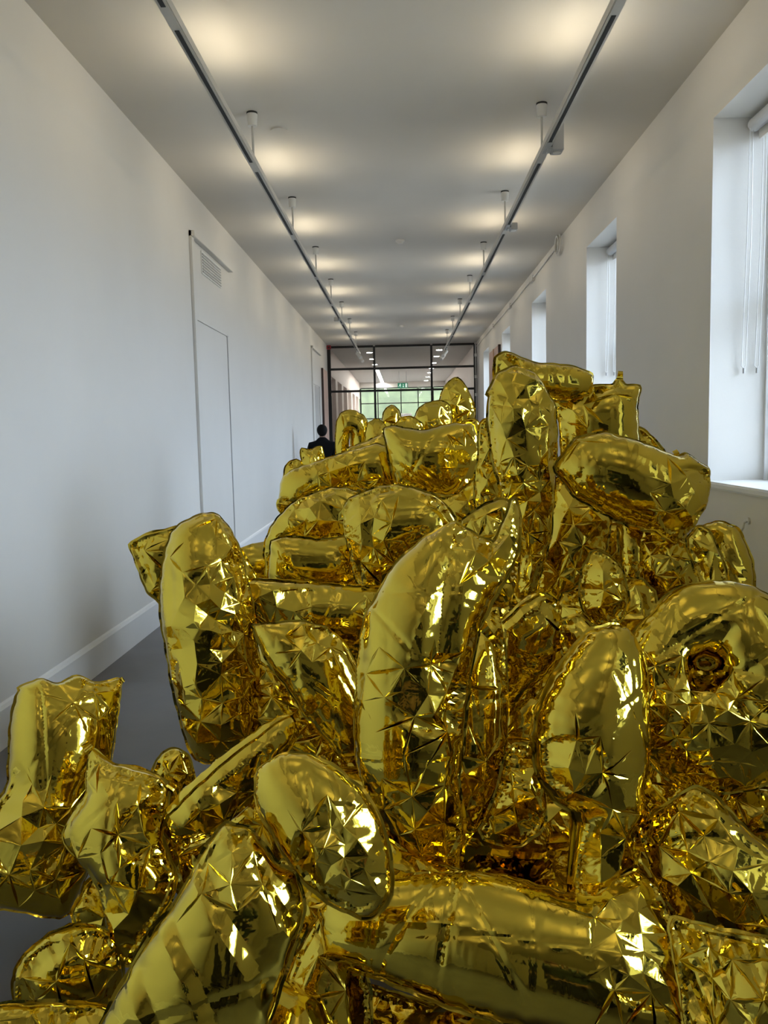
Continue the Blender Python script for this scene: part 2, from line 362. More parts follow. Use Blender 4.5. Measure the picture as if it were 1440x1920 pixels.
screen(YE, 'inner_glass_screen', 'second black framed glazed screen far beyond the first', [0.04, 1.2, 2.35, 3.1, 3.85], [XL+0.03, -1.25, -0.1, 0.75, 1.5, XR-0.03], 0.05, 0.08)
struct(box('trim_1', (XL, YE-0.05, 3.88), (XR, YE+0.05, H), 'ceil'))
struct(box('wall_far_right', (XR, D, 0), (XR+0.3, YE+0.3, H), 'beige'), 'beige wall beyond the glass screen')
struct(box('wall_far_left', (XL-0.9, D, 0), (XL-0.6, YE+0.3, H), 'beige'), 'beige wall beyond the glass screen')
wf = [((XL-0.6, D, 3.35), (XL, YE+0.3, H))]
for k in range(7): wf.append(((XL-0.6, D+0.1+k*2.6, 0), (XL, D+0.9+k*2.6, 3.35)))
struct(multi('wall_far_piers', wf, 'beige'), 'beige piers with deep bays beyond the glass screen')
struct(box('wall_end', (XL-4, YEND, 0), (XR+4, YEND+0.2, 6.5), 'pale_green'), 'pale green ivy-clad courtyard wall')
for x, yys, s in ((-1.015, [25.8, 28.0, 30.3, 31.9], 'left'), (1.14, [25.5, 27.6, 30.2, 32.6, 35.0, 37.6, 40.2], 'right')):
    for k, yy in enumerate(yys):
        ordn = ['first', 'second', 'third', 'fourth', 'fifth', 'sixth', 'seventh', 'eighth'][k]
        e = tag(empty('downlight', (x, yy, H)), 'round white downlight beyond the glass screen, %s in the %s row' % (ordn, s), 'downlight', 'downlights beyond the glass screen')
        bm = bmesh.new(); acyl(bm, (0, 0, 0), (0, 0, -0.018), 0.105, 24); mesh_obj('bezel', bm, 'white', e)
        bm = bmesh.new(); acyl(bm, (0, 0, -0.018), (0, 0, -0.022), 0.088, 24); mesh_obj('diffuser', bm, 'lamp', e)
e = tag(empty('linear_light', (-1.0, 37.0, H)), 'long bright strip light on the ceiling beyond the glass screen', 'strip light')
box('housing', (-0.09, -4.3, -0.03), (0.09, 4.3, 0), 'white', e); box('diffuser', (-0.06, -4.25, -0.036), (0.06, 4.25, -0.03), 'lamp', e)
e = tag(empty('exit_sign', (0.0, 34.0, 3.56)), 'green hanging exit sign with running figure beyond the glass screen', 'sign')
box('panel', (-0.21, -0.02, -0.10), (0.21, 0.02, 0.10), 'exit', e)
for px in (-0.15, 0.15):
    bm = bmesh.new(); acyl(bm, (px, 0, 0.10), (px, 0, H-3.56), 0.008, 8); mesh_obj('hanger', bm, 'greyfix', e)
bm = bmesh.new()
def bar2(p, q, w):
    p = Vector(p); q = Vector(q); d = (q-p).normalized(); n = Vector((-d.y, d.x))*w/2
    v = [bm.verts.new((a.x, -0.023, a.y)) for a in (p+n, p-n, q-n, q+n)]; f = bm.faces.new(v); 
    r = bmesh.ops.extrude_face_region(bm, geom=[f]); bmesh.ops.translate(bm, verts=[g for g in r['geom'] if isinstance(g, bmesh.types.BMVert)], vec=(0, 0.005, 0))
bar2((-0.115, 0.06), (-0.085, 0.06), 0.03); bar2((-0.10, 0.04), (-0.12, -0.01), 0.035); bar2((-0.12, -0.01), (-0.08, -0.04), 0.02); bar2((-0.08, -0.04), (-0.09, -0.075), 0.018)
bar2((-0.12, -0.01), (-0.15, -0.04), 0.02); bar2((-0.15, -0.04), (-0.18, -0.04), 0.018); bar2((-0.10, 0.03), (-0.06, 0.01), 0.015); bar2((-0.11, 0.03), (-0.15, 0.02), 0.015)
bar2((0.02, 0.06), (0.02, -0.06), 0.022); bar2((0.02, -0.075), (-0.01, -0.035), 0.018); bar2((0.02, -0.075), (0.05, -0.035), 0.018)
bar2((0.14, -0.08), (0.14, 0.08), 0.075)
mesh_obj('pictogram', bm, 'exit_mark', e)
e = tag(empty('notice_plate', (0.15, YE-0.06, 2.5)), 'small white notice on the far inner glass screen', 'notice')
box('plate', (-0.26, -0.01, -0.08), (0.26, 0.01, 0.08), 'white', e)
for k in range(5): box('mark', (-0.22+k*0.09, -0.014, -0.05), (-0.17+k*0.09, -0.01, 0.05), 'greyfix', e)

# ------------------------------------------------------------------ foil balloons
def hsh(i, j, s):
    n = (i.astype(np.int64)*374761393 + j.astype(np.int64)*668265263 + int(s)*362437) & 0xffffffff
    n = ((n ^ (n >> 13))*1274126177) & 0xffffffff
    return ((n ^ (n >> 16)) & 0xffff)/65535.0
def vnoise(x, y, s):
    i = np.floor(x); j = np.floor(y); a = x-i; b = y-j
    a = a*a*(3-2*a); b = b*b*(3-2*b)
    return ((1-a)*(1-b)*hsh(i, j, s)+a*(1-b)*hsh(i+1, j, s)+(1-a)*b*hsh(i, j+1, s)+a*b*hsh(i+1, j+1, s))*2-1
def facet(x, y, sc, s):
    an = (s*1.37) % 6.28; c, d = math.cos(an), math.sin(an)
    X = (x*c-y*d)/sc; Y = (x*d+y*c)/sc
    X, Y = X+0.45*vnoise(X*0.9, Y*0.9, s+11), Y+0.45*vnoise(X*0.9+7, Y*0.9, s+12)
    i = np.floor(X); j = np.floor(Y); a = X-i; b = Y-j
    h00 = hsh(i, j, s); h10 = hsh(i+1, j, s); h01 = hsh(i, j+1, s); h11 = hsh(i+1, j+1, s)
    t = a > b
    return np.where(t, (1-a)*h00+(a-b)*h10+b*h11, (1-b)*h00+(b-a)*h01+a*h11)*2-1

def inside(P, loops):
    x = P[:, 0]; y = P[:, 1]; c = np.zeros(len(P), bool)
    for L in loops:
        a = L; b = np.roll(L, -1, 0)
        for k in range(len(L)):
            (x0, y0), (x1, y1) = a[k], b[k]
            if y0 == y1: continue
            m = (y0 > y) != (y1 > y)
            c ^= m & (x < (x1-x0)*(y-y0)/(y1-y0)+x0)
    return c
def bdist(P, loops, step):
    """distance to the outline and arclength of the nearest outline point"""
    A = np.concatenate([L for L in loops]); B = np.concatenate([np.roll(L, -1, 0) for L in loops])
    seg = B-A; l2 = (seg**2).sum(1)+1e-12
    s0 = np.concatenate([[0], np.cumsum(np.sqrt(l2))[:-1]])
    D2 = np.full(len(P), 1e9); SS = np.zeros(len(P))
    for c0 in range(0, len(P), 4000):
        p = P[c0:c0+4000]
        t = np.clip((((p[:, None, 0]-A[None, :, 0])*seg[None, :, 0])+((p[:, None, 1]-A[None, :, 1])*seg[None, :, 1]))/l2[None], 0, 1)
        dx = p[:, None, 0]-A[None, :, 0]-t*seg[None, :, 0]; dy = p[:, None, 1]-A[None, :, 1]-t*seg[None, :, 1]
        d = dx*dx+dy*dy; k = d.argmin(1); r = np.arange(len(p))
        D2[c0:c0+4000] = d[r, k]; SS[c0:c0+4000] = s0[k]+t[r, k]*np.sqrt(l2[k])
    return np.sqrt(D2), SS
def chaikin(L, q):
    a = L; b = np.roll(L, -1, 0); o = np.empty((2*len(L), 2)); o[0::2] = a*(1-q)+b*q; o[1::2] = a*q+b*(1-q); return o
def resample(L, step):
    b = np.vstack([L, L[:1]]); s = np.concatenate([[0], np.cumsum(np.hypot(*np.diff(b, axis=0).T))])
    n = max(12, int(s[-1]/step)); t = np.linspace(0, s[-1], n, endpoint=False)
    return np.stack([np.interp(t, s, b[:, 0]), np.interp(t, s, b[:, 1])], 1)
def area(L): return 0.5*np.sum(L[:, 0]*np.roll(L[:, 1], -1)-np.roll(L[:, 0], -1)*L[:, 1])

def segdist(P, A, B):
    seg = B-A; l2 = (seg**2).sum(1)+1e-12; out = np.full(len(P), 9.0)
    for c0 in range(0, len(P), 3000):
        p = P[c0:c0+3000]
        t = np.clip(((p[:, None]-A[None])*seg[None]).sum(2)/l2[None], 0, 1)
        out[c0:c0+3000] = np.sqrt((((p[:, None]-A[None]-t[..., None]*seg[None])**2).sum(2)).min(1))
    return out
def crumple_weight(x, y, dd, crumple, spots, sd):
    lowm = np.clip(vnoise(x*4.0, y*4.0, sd+3)*2.4-0.45, 0, 1)
    cw = crumple*(0.03+0.62*lowm+0.70*np.exp(-(dd/0.05)**2))
    for (sx, sy, r, a) in spots:
        cw = cw+a*np.exp(-(((x-sx)**2+(y-sy)**2)/(r*r))**2)
    return cw
def facet_net(loops, crumple, spots, sd, fs):
    """random points and their Delaunay triangles: the flat facets of crumpled foil"""
    allp = np.concatenate(loops); mn = allp.min(0)-0.06; mx = allp.max(0)+0.06
    rg = np.random.default_rng(sd); n = int(min(2600, 7*np.prod(mx-mn)/(fs*fs)*2.2))
    C = mn+rg.random((n, 2))*(mx-mn)
    ins = inside(C, loops); dC, _ = bdist(C, loops, 0); dC = np.where(ins, dC, 0)
    cw = crumple_weight(C[:, 0], C[:, 1], dC, crumple, spots, sd)
    rad = fs*np.clip(1.35-0.55*cw, 0.55, 1.3)*(0.75+0.5*rg.random(n))
    keep = np.zeros((0, 2))
    for i in range(n):
        if len(keep) == 0 or ((keep-C[i])**2).sum(1).min() > rad[i]**2: keep = np.vstack([keep, C[i]])
    r = delaunay_2d_cdt([Vector(p) for p in keep], [], [], 0, 1e-6, False)
    return np.array([(v.x, v.y) for v in r[0]]), np.array(r[2], int), np.array(r[1], int)
def inflate(loops, step, k, crumple, spots, sd, fs):
    """Poisson pillow: returns mesh points, triangles, pillow height, distance, arclength, boundary count"""
    allp = np.concatenate(loops); mn = allp.min(0)-step; mx = allp.max(0)+step
    # solve on a grid
    g = max(step, (mx-mn).max()/72)
    nx, ny = (np.ceil((mx-mn)/g)+1).astype(int)
    gx, gy = np.meshgrid(mn[0]+np.arange(nx)*g, mn[1]+np.arange(ny)*g, indexing='ij')
    GP = np.stack([gx.ravel(), gy.ravel()], 1)
    ins = inside(GP, loops).reshape(nx, ny); gd, _ = bdist(GP, loops, step); gd = gd.reshape(nx, ny)*ins
    w = gd.max(); u = np.where(ins, gd*(2*w-gd)/2, 0)
    ins[0] = ins[-1] = False; ins[:, 0] = ins[:, -1] = False
    for it in range(int(min(900, 60+2.2*(w/g)**2))):
        v = np.zeros_like(u)
        v[1:-1, 1:-1] = 0.25*(u[:-2, 1:-1]+u[2:, 1:-1]+u[1:-1, :-2]+u[1:-1, 2:]+g*g)
        u = np.where(ins, v, 0)
    ok = ins & (gd > 0.9*g); q = np.where(ok, u/np.maximum(gd, 1e-6), 0); wt = ok.astype(float)
    for it in range(4):
        qs = np.zeros_like(q); ws = np.zeros_like(q)
        for dx in (-1, 0, 1):
            for dy in (-1, 0, 1):
                qs += np.roll(np.roll(q*wt, dx, 0), dy, 1); ws += np.roll(np.roll(wt, dx, 0), dy, 1)
        fill = (wt == 0) & (ws > 0); q = np.where(fill, qs/np.maximum(ws, 1e-9), q); wt = np.where(fill, 1.0, wt)
    # points
    B = allp; ring = []
    for L in loops:
        t = np.roll(L, -1, 0)-np.roll(L, 1, 0); t /= np.linalg.norm(t, axis=1)[:, None]+1e-9
        n = np.stack([-t[:, 1], t[:, 0]], 1)
        ring += [L+n*step*0.22, L+n*step*0.62]
    ring = np.concatenate(ring)
    ix = np.arange(mn[0], mx[0], step); iy = np.arange(mn[1], mx[1], step*0.87)
    px, py = np.meshgrid(ix, iy, indexing='ij'); px = px+(np.arange(len(iy)) % 2)[None]*step*0.5
    IP = np.stack([px.ravel(), py.ravel()], 1)
    IP = IP[inside(IP, loops)]; dI, _ = bdist(IP, loops, step); IP = IP[dI > step*1.05]
    ring = ring[inside(ring, loops)]; dR, _ = bdist(ring, loops, step); ring = ring[dR > step*0.15]
    FV, FT, FE = facet_net(loops, crumple, spots, sd, fs)
    fin = inside(FV, loops); fd, _ = bdist(FV, loops, step); fin &= fd > max(0.012, step)
    fcw = crumple_weight(FV[:, 0], FV[:, 1], fd, crumple, spots, sd)
    FE = FE[fin[FE].all(1) & (fcw[FE].mean(1) > 0.16)]
    if len(FE):
        # an edge whose middle leaves the outline is dropped
        md = (FV[FE[:, 0]]+FV[FE[:, 1]])/2; q1 = (FV[FE[:, 0]]*3+FV[FE[:, 1]])/4; q3 = (FV[FE[:, 0]]+FV[FE[:, 1]]*3)/4
        FE = FE[inside(md, loops) & inside(q1, loops) & inside(q3, loops)]
    if len(FE):
        IP = IP[segdist(IP, FV[FE[:, 0]], FV[FE[:, 1]]) > step*0.42]
    P = np.concatenate([B, ring, IP, FV])
    edges = []; o = 0
    for L in loops:
        n = len(L); edges += [(o+i, o+(i+1) % n) for i in range(n)]; o += n
    fo = len(P)-len(FV); edges += [(fo+int(a), fo+int(b)) for a, b in FE]
    r = delaunay_2d_cdt([Vector(p) for p in P], edges, [], 0, 1e-6, False)
    V = np.array([(v.x, v.y) for v in r[0]]); T = np.array(r[2], int)
    T = T[inside(V[T].mean(1), loops)]
    lab = np.arange(len(V))
    for it in range(400):
        mlab = lab[T].min(1); nl = lab.copy()
        for c in range(3): np.minimum.at(nl, T[:, c], mlab)
        nl = nl[nl]
        if (nl == lab).all(): break
        lab = nl
    big = np.bincount(lab[T[:, 0]]).argmax(); T = T[lab[T[:, 0]] == big]
    use = np.unique(T); rm = np.full(len(V), -1); rm[use] = np.arange(len(use)); V = V[use]; T = rm[T]
    d, s = bdist(V, loops, step)
    # sample q
    def hq(Vv, dv):
        fx = np.clip((Vv[:, 0]-mn[0])/g, 0, nx-1.001); fy = np.clip((Vv[:, 1]-mn[1])/g, 0, ny-1.001)
        i = fx.astype(int); j = fy.astype(int); a = fx-i; b = fy-j
        Q = (1-a)*(1-b)*q[i, j]+a*(1-b)*q[i+1, j]+(1-a)*b*q[i, j+1]+a*b*q[i+1, j+1]
        return k*np.sqrt(np.maximum(2*Q*dv, 0))
    fd = np.where(inside(FV, loops), fd, 0); fh = hq(FV, fd)
    # locate every mesh vertex in a facet
    tri = np.zeros(len(V), int); bar = np.zeros((len(V), 3)); best = np.full(len(V), -9.0)
    A_, B_, C_ = FV[FT[:, 0]], FV[FT[:, 1]], FV[FT[:, 2]]
    den = (B_[:, 0]-A_[:, 0])*(C_[:, 1]-A_[:, 1])-(C_[:, 0]-A_[:, 0])*(B_[:, 1]-A_[:, 1])
    for c0 in range(0, len(V), 3000):
        p = V[c0:c0+3000]; px_ = p[:, None, 0]-A_[None, :, 0]; py_ = p[:, None, 1]-A_[None, :, 1]
        w1 = (px_*(C_-A_)[None, :, 1]-py_*(C_-A_)[None, :, 0])/den; w2 = (py_*(B_-A_)[None, :, 0]-px_*(B_-A_)[None, :, 1])/den
        m_ = np.minimum(np.minimum(w1, w2), 1-w1-w2); b_ = m_.argmax(1); r_ = np.arange(len(p))
        tri[c0:c0+3000] = b_; bar[c0:c0+3000, 1] = w1[r_, b_]; bar[c0:c0+3000, 2] = w2[r_, b_]; bar[c0:c0+3000, 0] = 1-w1[r_, b_]-w2[r_, b_]
    bar = np.clip(bar, 0, 1); FI = FT[tri]
    fx = np.clip((V[:, 0]-mn[0])/g, 0, nx-1.001); fy = np.clip((V[:, 1]-mn[1])/g, 0, ny-1.001)
    i = fx.astype(int); j = fy.astype(int); a = fx-i; b = fy-j
    Q = (1-a)*(1-b)*q[i, j]+a*(1-b)*q[i+1, j]+(1-a)*b*q[i, j+1]+a*b*q[i+1, j+1]
    d[d < step*0.05] = 0
    h = k*np.sqrt(np.maximum(2*Q*d, 0))
    return V, T, h, d, s, w, fh, FI, bar

def vnormals(V, T):
    n = np.cross(V[T[:, 1]]-V[T[:, 0]], V[T[:, 2]]-V[T[:, 0]])
    N = np.stack([np.bincount(T.ravel(), np.repeat(n[:, c], 3), len(V)) for c in range(3)], 1)
    return N/(np.linalg.norm(N, axis=1)[:, None]+1e-12)

GROUP = 'gold foil balloons heaped in the corridor'
BN = [0]
BUMP = 0.26
def make_balloon(label, loops, basis, origin, step=0.011, k=0.8, crumple=0.4, spots=(), bend=(0, 0), wob=0.008, seam=True, pleat=None, q=0.2, sharp=1.0, tail=(), full=0.78, folds=(), fs=0.055):
    """loops: outline(s) in metres in the local plane; basis rows: right, up, normal"""
    BN[0] += 1; sd = BN[0]*17
    L2 = []
    for n, L in enumerate(loops):
        L = chaikin(np.asarray(L, float), q); L = resample(L, step)
        if (area(L) > 0) != (n == 0): L = L[::-1]
        t = np.roll(L, -1, 0)-np.roll(L, 1, 0); t /= np.linalg.norm(t, axis=1)[:, None]+1e-9
        nn = np.stack([t[:, 1], -t[:, 0]], 1)
        s = np.arange(len(L))*step
        sc = 0.0025*np.abs(np.sin(s/0.07*math.pi+vnoise(s*4, s*0, sd)*3))+0.006*vnoise(s*9, s*0+3, sd+1)
        L2.append(L+nn*sc[:, None]*min(1.0, step/0.006))
    V2, T, h, d, s, w, fh, FI, bar = inflate(L2, step, min(1.05, k*1.22), crumple, spots, sd, fs)
    full = 0.5*full+0.47; nV = len(V2); bd = d == 0; hm = h.max(); h = hm*(h/hm)**full; fh = hm*(fh/hm)**full
    idx2 = np.arange(nV)+nV; idx2[bd] = np.arange(nV)[bd]
    # compact the back vertices
    remap = np.full(2*nV, -1); remap[:nV] = np.arange(nV); bk = np.where(~bd)[0]; remap[nV+bk] = nV+np.arange(len(bk))
    Vt = np.concatenate([np.c_[V2, h], np.c_[V2[bk], -h[bk]*0.92]])
    Tb = remap[idx2[T]][:, ::-1]
    TT = np.concatenate([T, Tb])
    dd = np.concatenate([d, d[bk]]); ss = np.concatenate([s, s[bk]]); side = np.concatenate([np.zeros(nV), np.ones(len(bk))])
    x = Vt[:, 0]; y = Vt[:, 1]
    cw = crumple_weight(x, y, dd, crumple, spots, sd)
    bdw = np.minimum(1, dd/0.02)
    rg = np.random.default_rng(sd+1); amp_f = 0.034*(0.35+0.65*min(1.0, fs/0.08))
    zf = [np.maximum(fh+amp_f*(rg.random(len(fh))-0.62)*np.minimum(1, fh/0.03), fh*0.15) for q_ in range(2)]
    zfac = np.concatenate([(zf[0][FI]*bar).sum(1), -(zf[1][FI]*bar).sum(1)[bk]*0.92])
    mk = np.clip((cw-0.16)/0.22, 0, 1); mk = mk*mk*(3-2*mk)*np.clip(dd/0.016, 0, 1)
    Vt[:, 2] += (zfac-Vt[:, 2])*mk
    N = vnormals(Vt, TT)
    disp = np.zeros(len(Vt))
    ext = max(np.ptp(x), np.ptp(y)); rf = random.Random(sd); cr_ = []
    for q_ in range(5):   # straight packing creases
        a_ = rf.choice((0.0, 1.57, 0.8, 2.3))+rf.uniform(-.25, .25); m_ = rf.uniform(-.4, .4)*ext; l_ = rf.uniform(.2, .6)*ext
        c_ = (-math.sin(a_)*m_+x.mean(), math.cos(a_)*m_+y.mean()); cr_.append(([(c_[0]-math.cos(a_)*l_, c_[1]-math.sin(a_)*l_), (c_[0]+math.cos(a_)*l_, c_[1]+math.sin(a_)*l_)], rf.uniform(.0015, .004), 0.012))
    for (pl, dep, wid) in list(folds)+cr_:
        fd = np.full(len(Vt), 9.0)
        for (ax, ay), (bx, by) in zip(pl, pl[1:]):
            l2 = (bx-ax)**2+(by-ay)**2+1e-9; tt = np.clip(((x-ax)*(bx-ax)+(y-ay)*(by-ay))/l2, 0, 1)
            fd = np.minimum(fd, np.hypot(x-ax-tt*(bx-ax), y-ay-tt*(by-ay)))
        disp -= dep*np.clip(1-fd/wid, 0, 1)*(side == 0)*bdw
    # pucker at the seam
    ph = ss/0.058+2.2*vnoise(ss*5, ss*0, sd+7)+side*0.37
    tri = np.abs(ph-np.floor(ph)-0.5)*2
    amp = 0.5+0.5*vnoise(ss*5, ss*0+5, sd+8)
    disp += (0.0016+0.008*crumple*amp)*(tri-0.5)*np.exp(-dd/0.055)*np.minimum(1, dd/0.006)
    # slow waviness
    disp += 0.0022*vnoise(x*6, y*6, sd+9)*bdw + 0.0003*vnoise(x*24, y*24, sd+10)*bdw
    # packing folds
    for c, sp, o in ((x, 0.19, 0.03), (y, 0.23, 0.08)):
        m = np.abs(((c+o+0.004*vnoise(x*9, y*9, sd+20))/sp) % 1.0-0.5)*sp
        disp -= 0.0016*np.exp(-m/0.006)*bdw
    if pleat:
        ang, wl, am = pleat; c = x*math.cos(ang)+y*math.sin(ang)+0.012*vnoise(x*6, y*6, sd+21)
        p2 = (c/wl) % 1.0
        disp += am*(np.where(p2 < 0.7, p2/0.7, (1-p2)/0.3)-0.5)*bdw*np.clip(0.6+vnoise(x*4, y*4, sd+22), 0, 1)
    Vd = Vt+N*disp[:, None]
    Vd[:, 2] += bend[0]*x*x+bend[1]*y*y+wob*vnoise(x*3.1, y*3.1, sd+13)
    me = bpy.data.meshes.new('body')
    me.vertices.add(len(Vd)); me.vertices.foreach_set('co', Vd.ravel())
    me.loops.add(len(TT)*3); me.loops.foreach_set('vertex_index', TT.ravel().astype(np.int32))
    me.polygons.add(len(TT)); me.polygons.foreach_set('loop_start', np.arange(0, len(TT)*3, 3, dtype=np.int32))
    me.polygons.foreach_set('use_smooth', np.ones(len(TT), bool)); me.update(calc_edges=True)
    me.validate(); me.set_sharp_from_angle(angle=math.radians(16)); me.materials.append(M['gold'])
    ob = empty('foil_balloon'); tag(ob, label, 'balloon', GROUP)
    R = np.asarray(basis).T
    ob.matrix_world = Matrix([[*R[0], origin[0]], [*R[1], origin[1]], [*R[2], origin[2]], [0, 0, 0, 1]])
    link(bpy.data.objects.new('body', me), ob)
    def zoff(p): return bend[0]*p[:, 0]**2+bend[1]*p[:, 1]**2+wob*vnoise(p[:, 0]*3.1, p[:, 1]*3.1, sd+13)
    if seam:
        vs = []; fs = []
        for L in L2:
            t = np.roll(L, -1, 0)-np.roll(L, 1, 0); t /= np.linalg.norm(t, axis=1)[:, None]+1e-9
            nn = np.stack([t[:, 1], -t[:, 0]], 1); n = len(L); o = len(vs); sa = np.arange(n)*step
            wv = 0.002*vnoise(sa*22, sa*0, sd+30)
            out = L+nn*(0.006+0.002*vnoise(sa*20, sa*0, sd+31))[:, None]; inn = L-nn*0.002
            zi = zoff(inn); zo = zoff(out)+wv
            for a in range(n): vs.append((inn[a, 0], inn[a, 1], zi[a])); vs.append((out[a, 0], out[a, 1], zo[a]))
            for a in range(n):
                b = (a+1) % n; fs.append((o+2*a, o+2*a+1, o+2*b+1, o+2*b))
        sm = bpy.data.meshes.new('seam'); sm.from_pydata(vs, [], fs); sm.materials.append(M['gold'])
        sm.polygons.foreach_set('use_smooth', [True]*len(sm.polygons))
        so = bpy.data.objects.new('seam', sm); link(so, ob)
    for tx, ty, ta, tl in tail:   # flat filling valve tab at the edge: x, y, angle, length
        c, q2 = math.cos(ta), math.sin(ta); vs = []; fs = []
        for a in range(9):
            r = a/8*tl; wv = 0.014*(1-0.3*a/8)
            for b in (-1, 0, 1): vs.append((tx+c*r-q2*b*wv, ty+q2*r+c*b*wv, 0.006*math.sin(a*1.3)+0.004*b))
        for a in range(8):
            for b in range(2): fs.append((a*3+b, a*3+b+1, a*3+b+4, a*3+b+3))
        sm = bpy.data.meshes.new('valve_tab'); sm.from_pydata(vs, [], fs); sm.materials.append(M['gold'])
        so = bpy.data.objects.new('valve_tab', sm); link(so, ob)
    return ob

def traced(label, poly, Y, yaw=0.0, pitch=0.0, holes=(), spots=(), folds=(), roll=None, tabs=(), **kw):
    """outline seen along the photo's rays, set on a tilted plane at its own distance"""
    P = np.array(poly, float); c = (P.min(0)+P.max(0))/2
    o = at(c[0], c[1], Y); n = CPOS-o; n /= np.linalg.norm(n)
    rt = np.cross((0, 0, 1.0), n); rt /= np.linalg.norm(rt); up = np.cross(n, rt)
    a = math.radians(yaw); rt, n = rt*math.cos(a)-n*math.sin(a), n*math.cos(a)+rt*math.sin(a)
    a = math.radians(pitch); up, n = up*math.cos(a)-n*math.sin(a), n*math.cos(a)+up*math.sin(a)
    def loc(p):
        d = ray(p[0], p[1]); t = np.dot(o-CPOS, n)/np.dot(d, n); q = CPOS+d*t-o
        return (np.dot(q, rt), np.dot(q, up))
    loops = [[loc(p) for p in P]]+[[loc(p) for p in Hh] for Hh in holes]
    sp = []
    for (sx, sy, r, am) in spots:
        q = loc((sx, sy)); sp.append((q[0], q[1], r*Y/FPX, am))
    fo = [([loc(p) for p in pl], dp, wd) for (pl, dp, wd) in folds]
    kw['tail'] = [(*loc((p[0], p[1])), p[2], p[3]) for p in tabs]
    if roll:   # turn a tube about its own long axis so that the seam runs over its face
        ang, p0, p1 = roll; A = np.array(loc(p0)); Bq = np.array(loc(p1)); ax = rt*(Bq-A)[0]+up*(Bq-A)[1]; ax /= np.linalg.norm(ax)
        Rm = np.array(Matrix.Rotation(math.radians(ang), 3, Vector(ax)))
        cc = rt*((A+Bq)/2)[0]+up*((A+Bq)/2)[1]; o = o+cc-Rm@cc
        rt, up, n = Rm@rt, Rm@up, Rm@n
    return make_balloon(label, loops, (rt, up, n), o, spots=sp, folds=fo, **kw)

def ring_px(cx, cy, rx, ry, n=16):
    return [(cx+rx*math.cos(2*math.pi*i/n), cy+ry*math.sin(2*math.pi*i/n)) for i in range(n)]
# --- foreground
traced('long gold tube balloon lying across the bottom, crumpled at its right end', [(600,1705),(650,1672),(770,1645),(870,1638),(960,1650),(1060,1683),(1115,1690),(1150,1652),(1190,1640),(1228,1672),(1255,1735),(1270,1800),(1290,1880),(1300,1990),(1180,1985),(1060,1950),(940,1915),(800,1870),(690,1832),(610,1800)], 1.85, pitch=8, step=0.0062, full=0.7, q=0.07, k=0.85, crumple=0.22, spots=[(1195,1795,90,1.0),(1180,1670,40,0.7)], fs=0.047)
traced('wide gold balloon with long pleats leaning up at the lower left foreground', [(390,1585),(425,1545),(470,1555),(512,1612),(550,1640),(566,1700),(550,1775),(510,1880),(470,2010),(160,2010),(190,1930),(260,1805),(330,1685)], 1.6, pitch=-10, yaw=-8, step=0.0062, spots=[(440,1620,60,0.8)], k=0.7, full=0.65, q=0.07, crumple=0.25, pleat=(0.45, 0.10, 0.012))
traced('gold tube balloon pointing its crumpled round end at the viewer', [(482,1495),(484,1450),(520,1425),(572,1411),(635,1440),(692,1490),(722,1560),(730,1625),(725,1690),(690,1722),(630,1700),(560,1640),(515,1575)], 1.72, pitch=5, step=0.0062, k=0.85, full=0.72, spots=[(650,1610,80,1.5)], crumple=0.12, yaw=-6, fs=0.042)
traced('gold pear-shaped balloon on a crumpled stem in the right foreground', [(1100,1185),(1150,1168),(1176,1180),(1196,1225),(1205,1290),(1213,1380),(1206,1450),(1196,1485),(1208,1505),(1190,1560),(1197,1640),(1165,1710),(1066,1700),(1072,1600),(1080,1525),(1035,1500),(1000,1450),(993,1390),(1000,1330),(1025,1275),(1060,1225)], 2.1, yaw=12, step=0.0062, spots=[(1040,1440,55,0.9),(1140,1600,80,0.8)], crumple=0.15, k=0.9, tabs=[(1196,1490,0.6,0.07)], roll=(-14,(1150,1168),(1100,1500)))
traced('broad gold horned balloon standing upright at the centre of the heap', [(672,1240),(690,1150),(735,1070),(795,1010),(850,980),(865,990),(900,1010),(928,1020),(950,970),(963,930),(976,970),(970,1030),(942,1100),(897,1170),(882,1260),(868,1340),(862,1450),(868,1560),(862,1640),(800,1640),(740,1600),(700,1520),(668,1420),(664,1330)], 2.3, yaw=-4, pitch=-4, step=0.0066, crumple=0.3, spots=[(820,1300,70,0.4),(770,1540,90,0.5),(920,1030,50,0.8)], bend=(0.0,-0.12), full=0.7, k=0.75, folds=[([(858,985),(838,1100),(832,1220),(850,1340)],0.022,0.05),([(905,1180),(850,1350)],0.02,0.03)], q=0.1, tabs=[(905,1175,-0.9,0.06)])
traced('narrow gold tube balloon tucked behind the right side of the horned balloon', [(875,1200),(930,1130),(943,1180),(952,1300),(951,1400),(932,1500),(892,1560),(855,1610),(835,1450),(845,1300)], 2.52, yaw=10, step=0.0076, crumple=0.35, spots=[(900,1480,60,0.8)], k=0.75)
traced('big gold ring balloon with a pinched centre at the right edge', ring_px(1345,1290,182,200,20), 2.3, yaw=6, pitch=4, step=0.0066, k=0.8, holes=[ring_px(1322,1245,20,15,12)], crumple=0.3, full=0.85, folds=[([(1322+22*math.cos(a),1245+16*math.sin(a)),(1322+l*math.cos(a),1245+l*math.sin(a))],dp,0.03) for a,l,dp in ((0.3,80,.012),(0.9,130,.016),(1.5,110,.01),(2.0,150,.018),(2.7,120,.012),(3.7,60,.01),(5.3,60,.012))], spots=[(1320,1400,110,0.9),(1215,1310,60,0.6)], fs=0.045)
traced('gold tube balloon sloping down to the right edge beside the pear balloon', [(1195,1545),(1232,1518),(1280,1490),(1306,1478),(1345,1500),(1410,1565),(1500,1640),(1520,1800),(1400,1765),(1300,1740),(1255,1720),(1228,1640)], 1.98, yaw=-6, pitch=-8, step=0.0062, crumple=0.45, spots=[(1330,1660,90,0.6)], k=0.75, full=0.7, q=0.07)
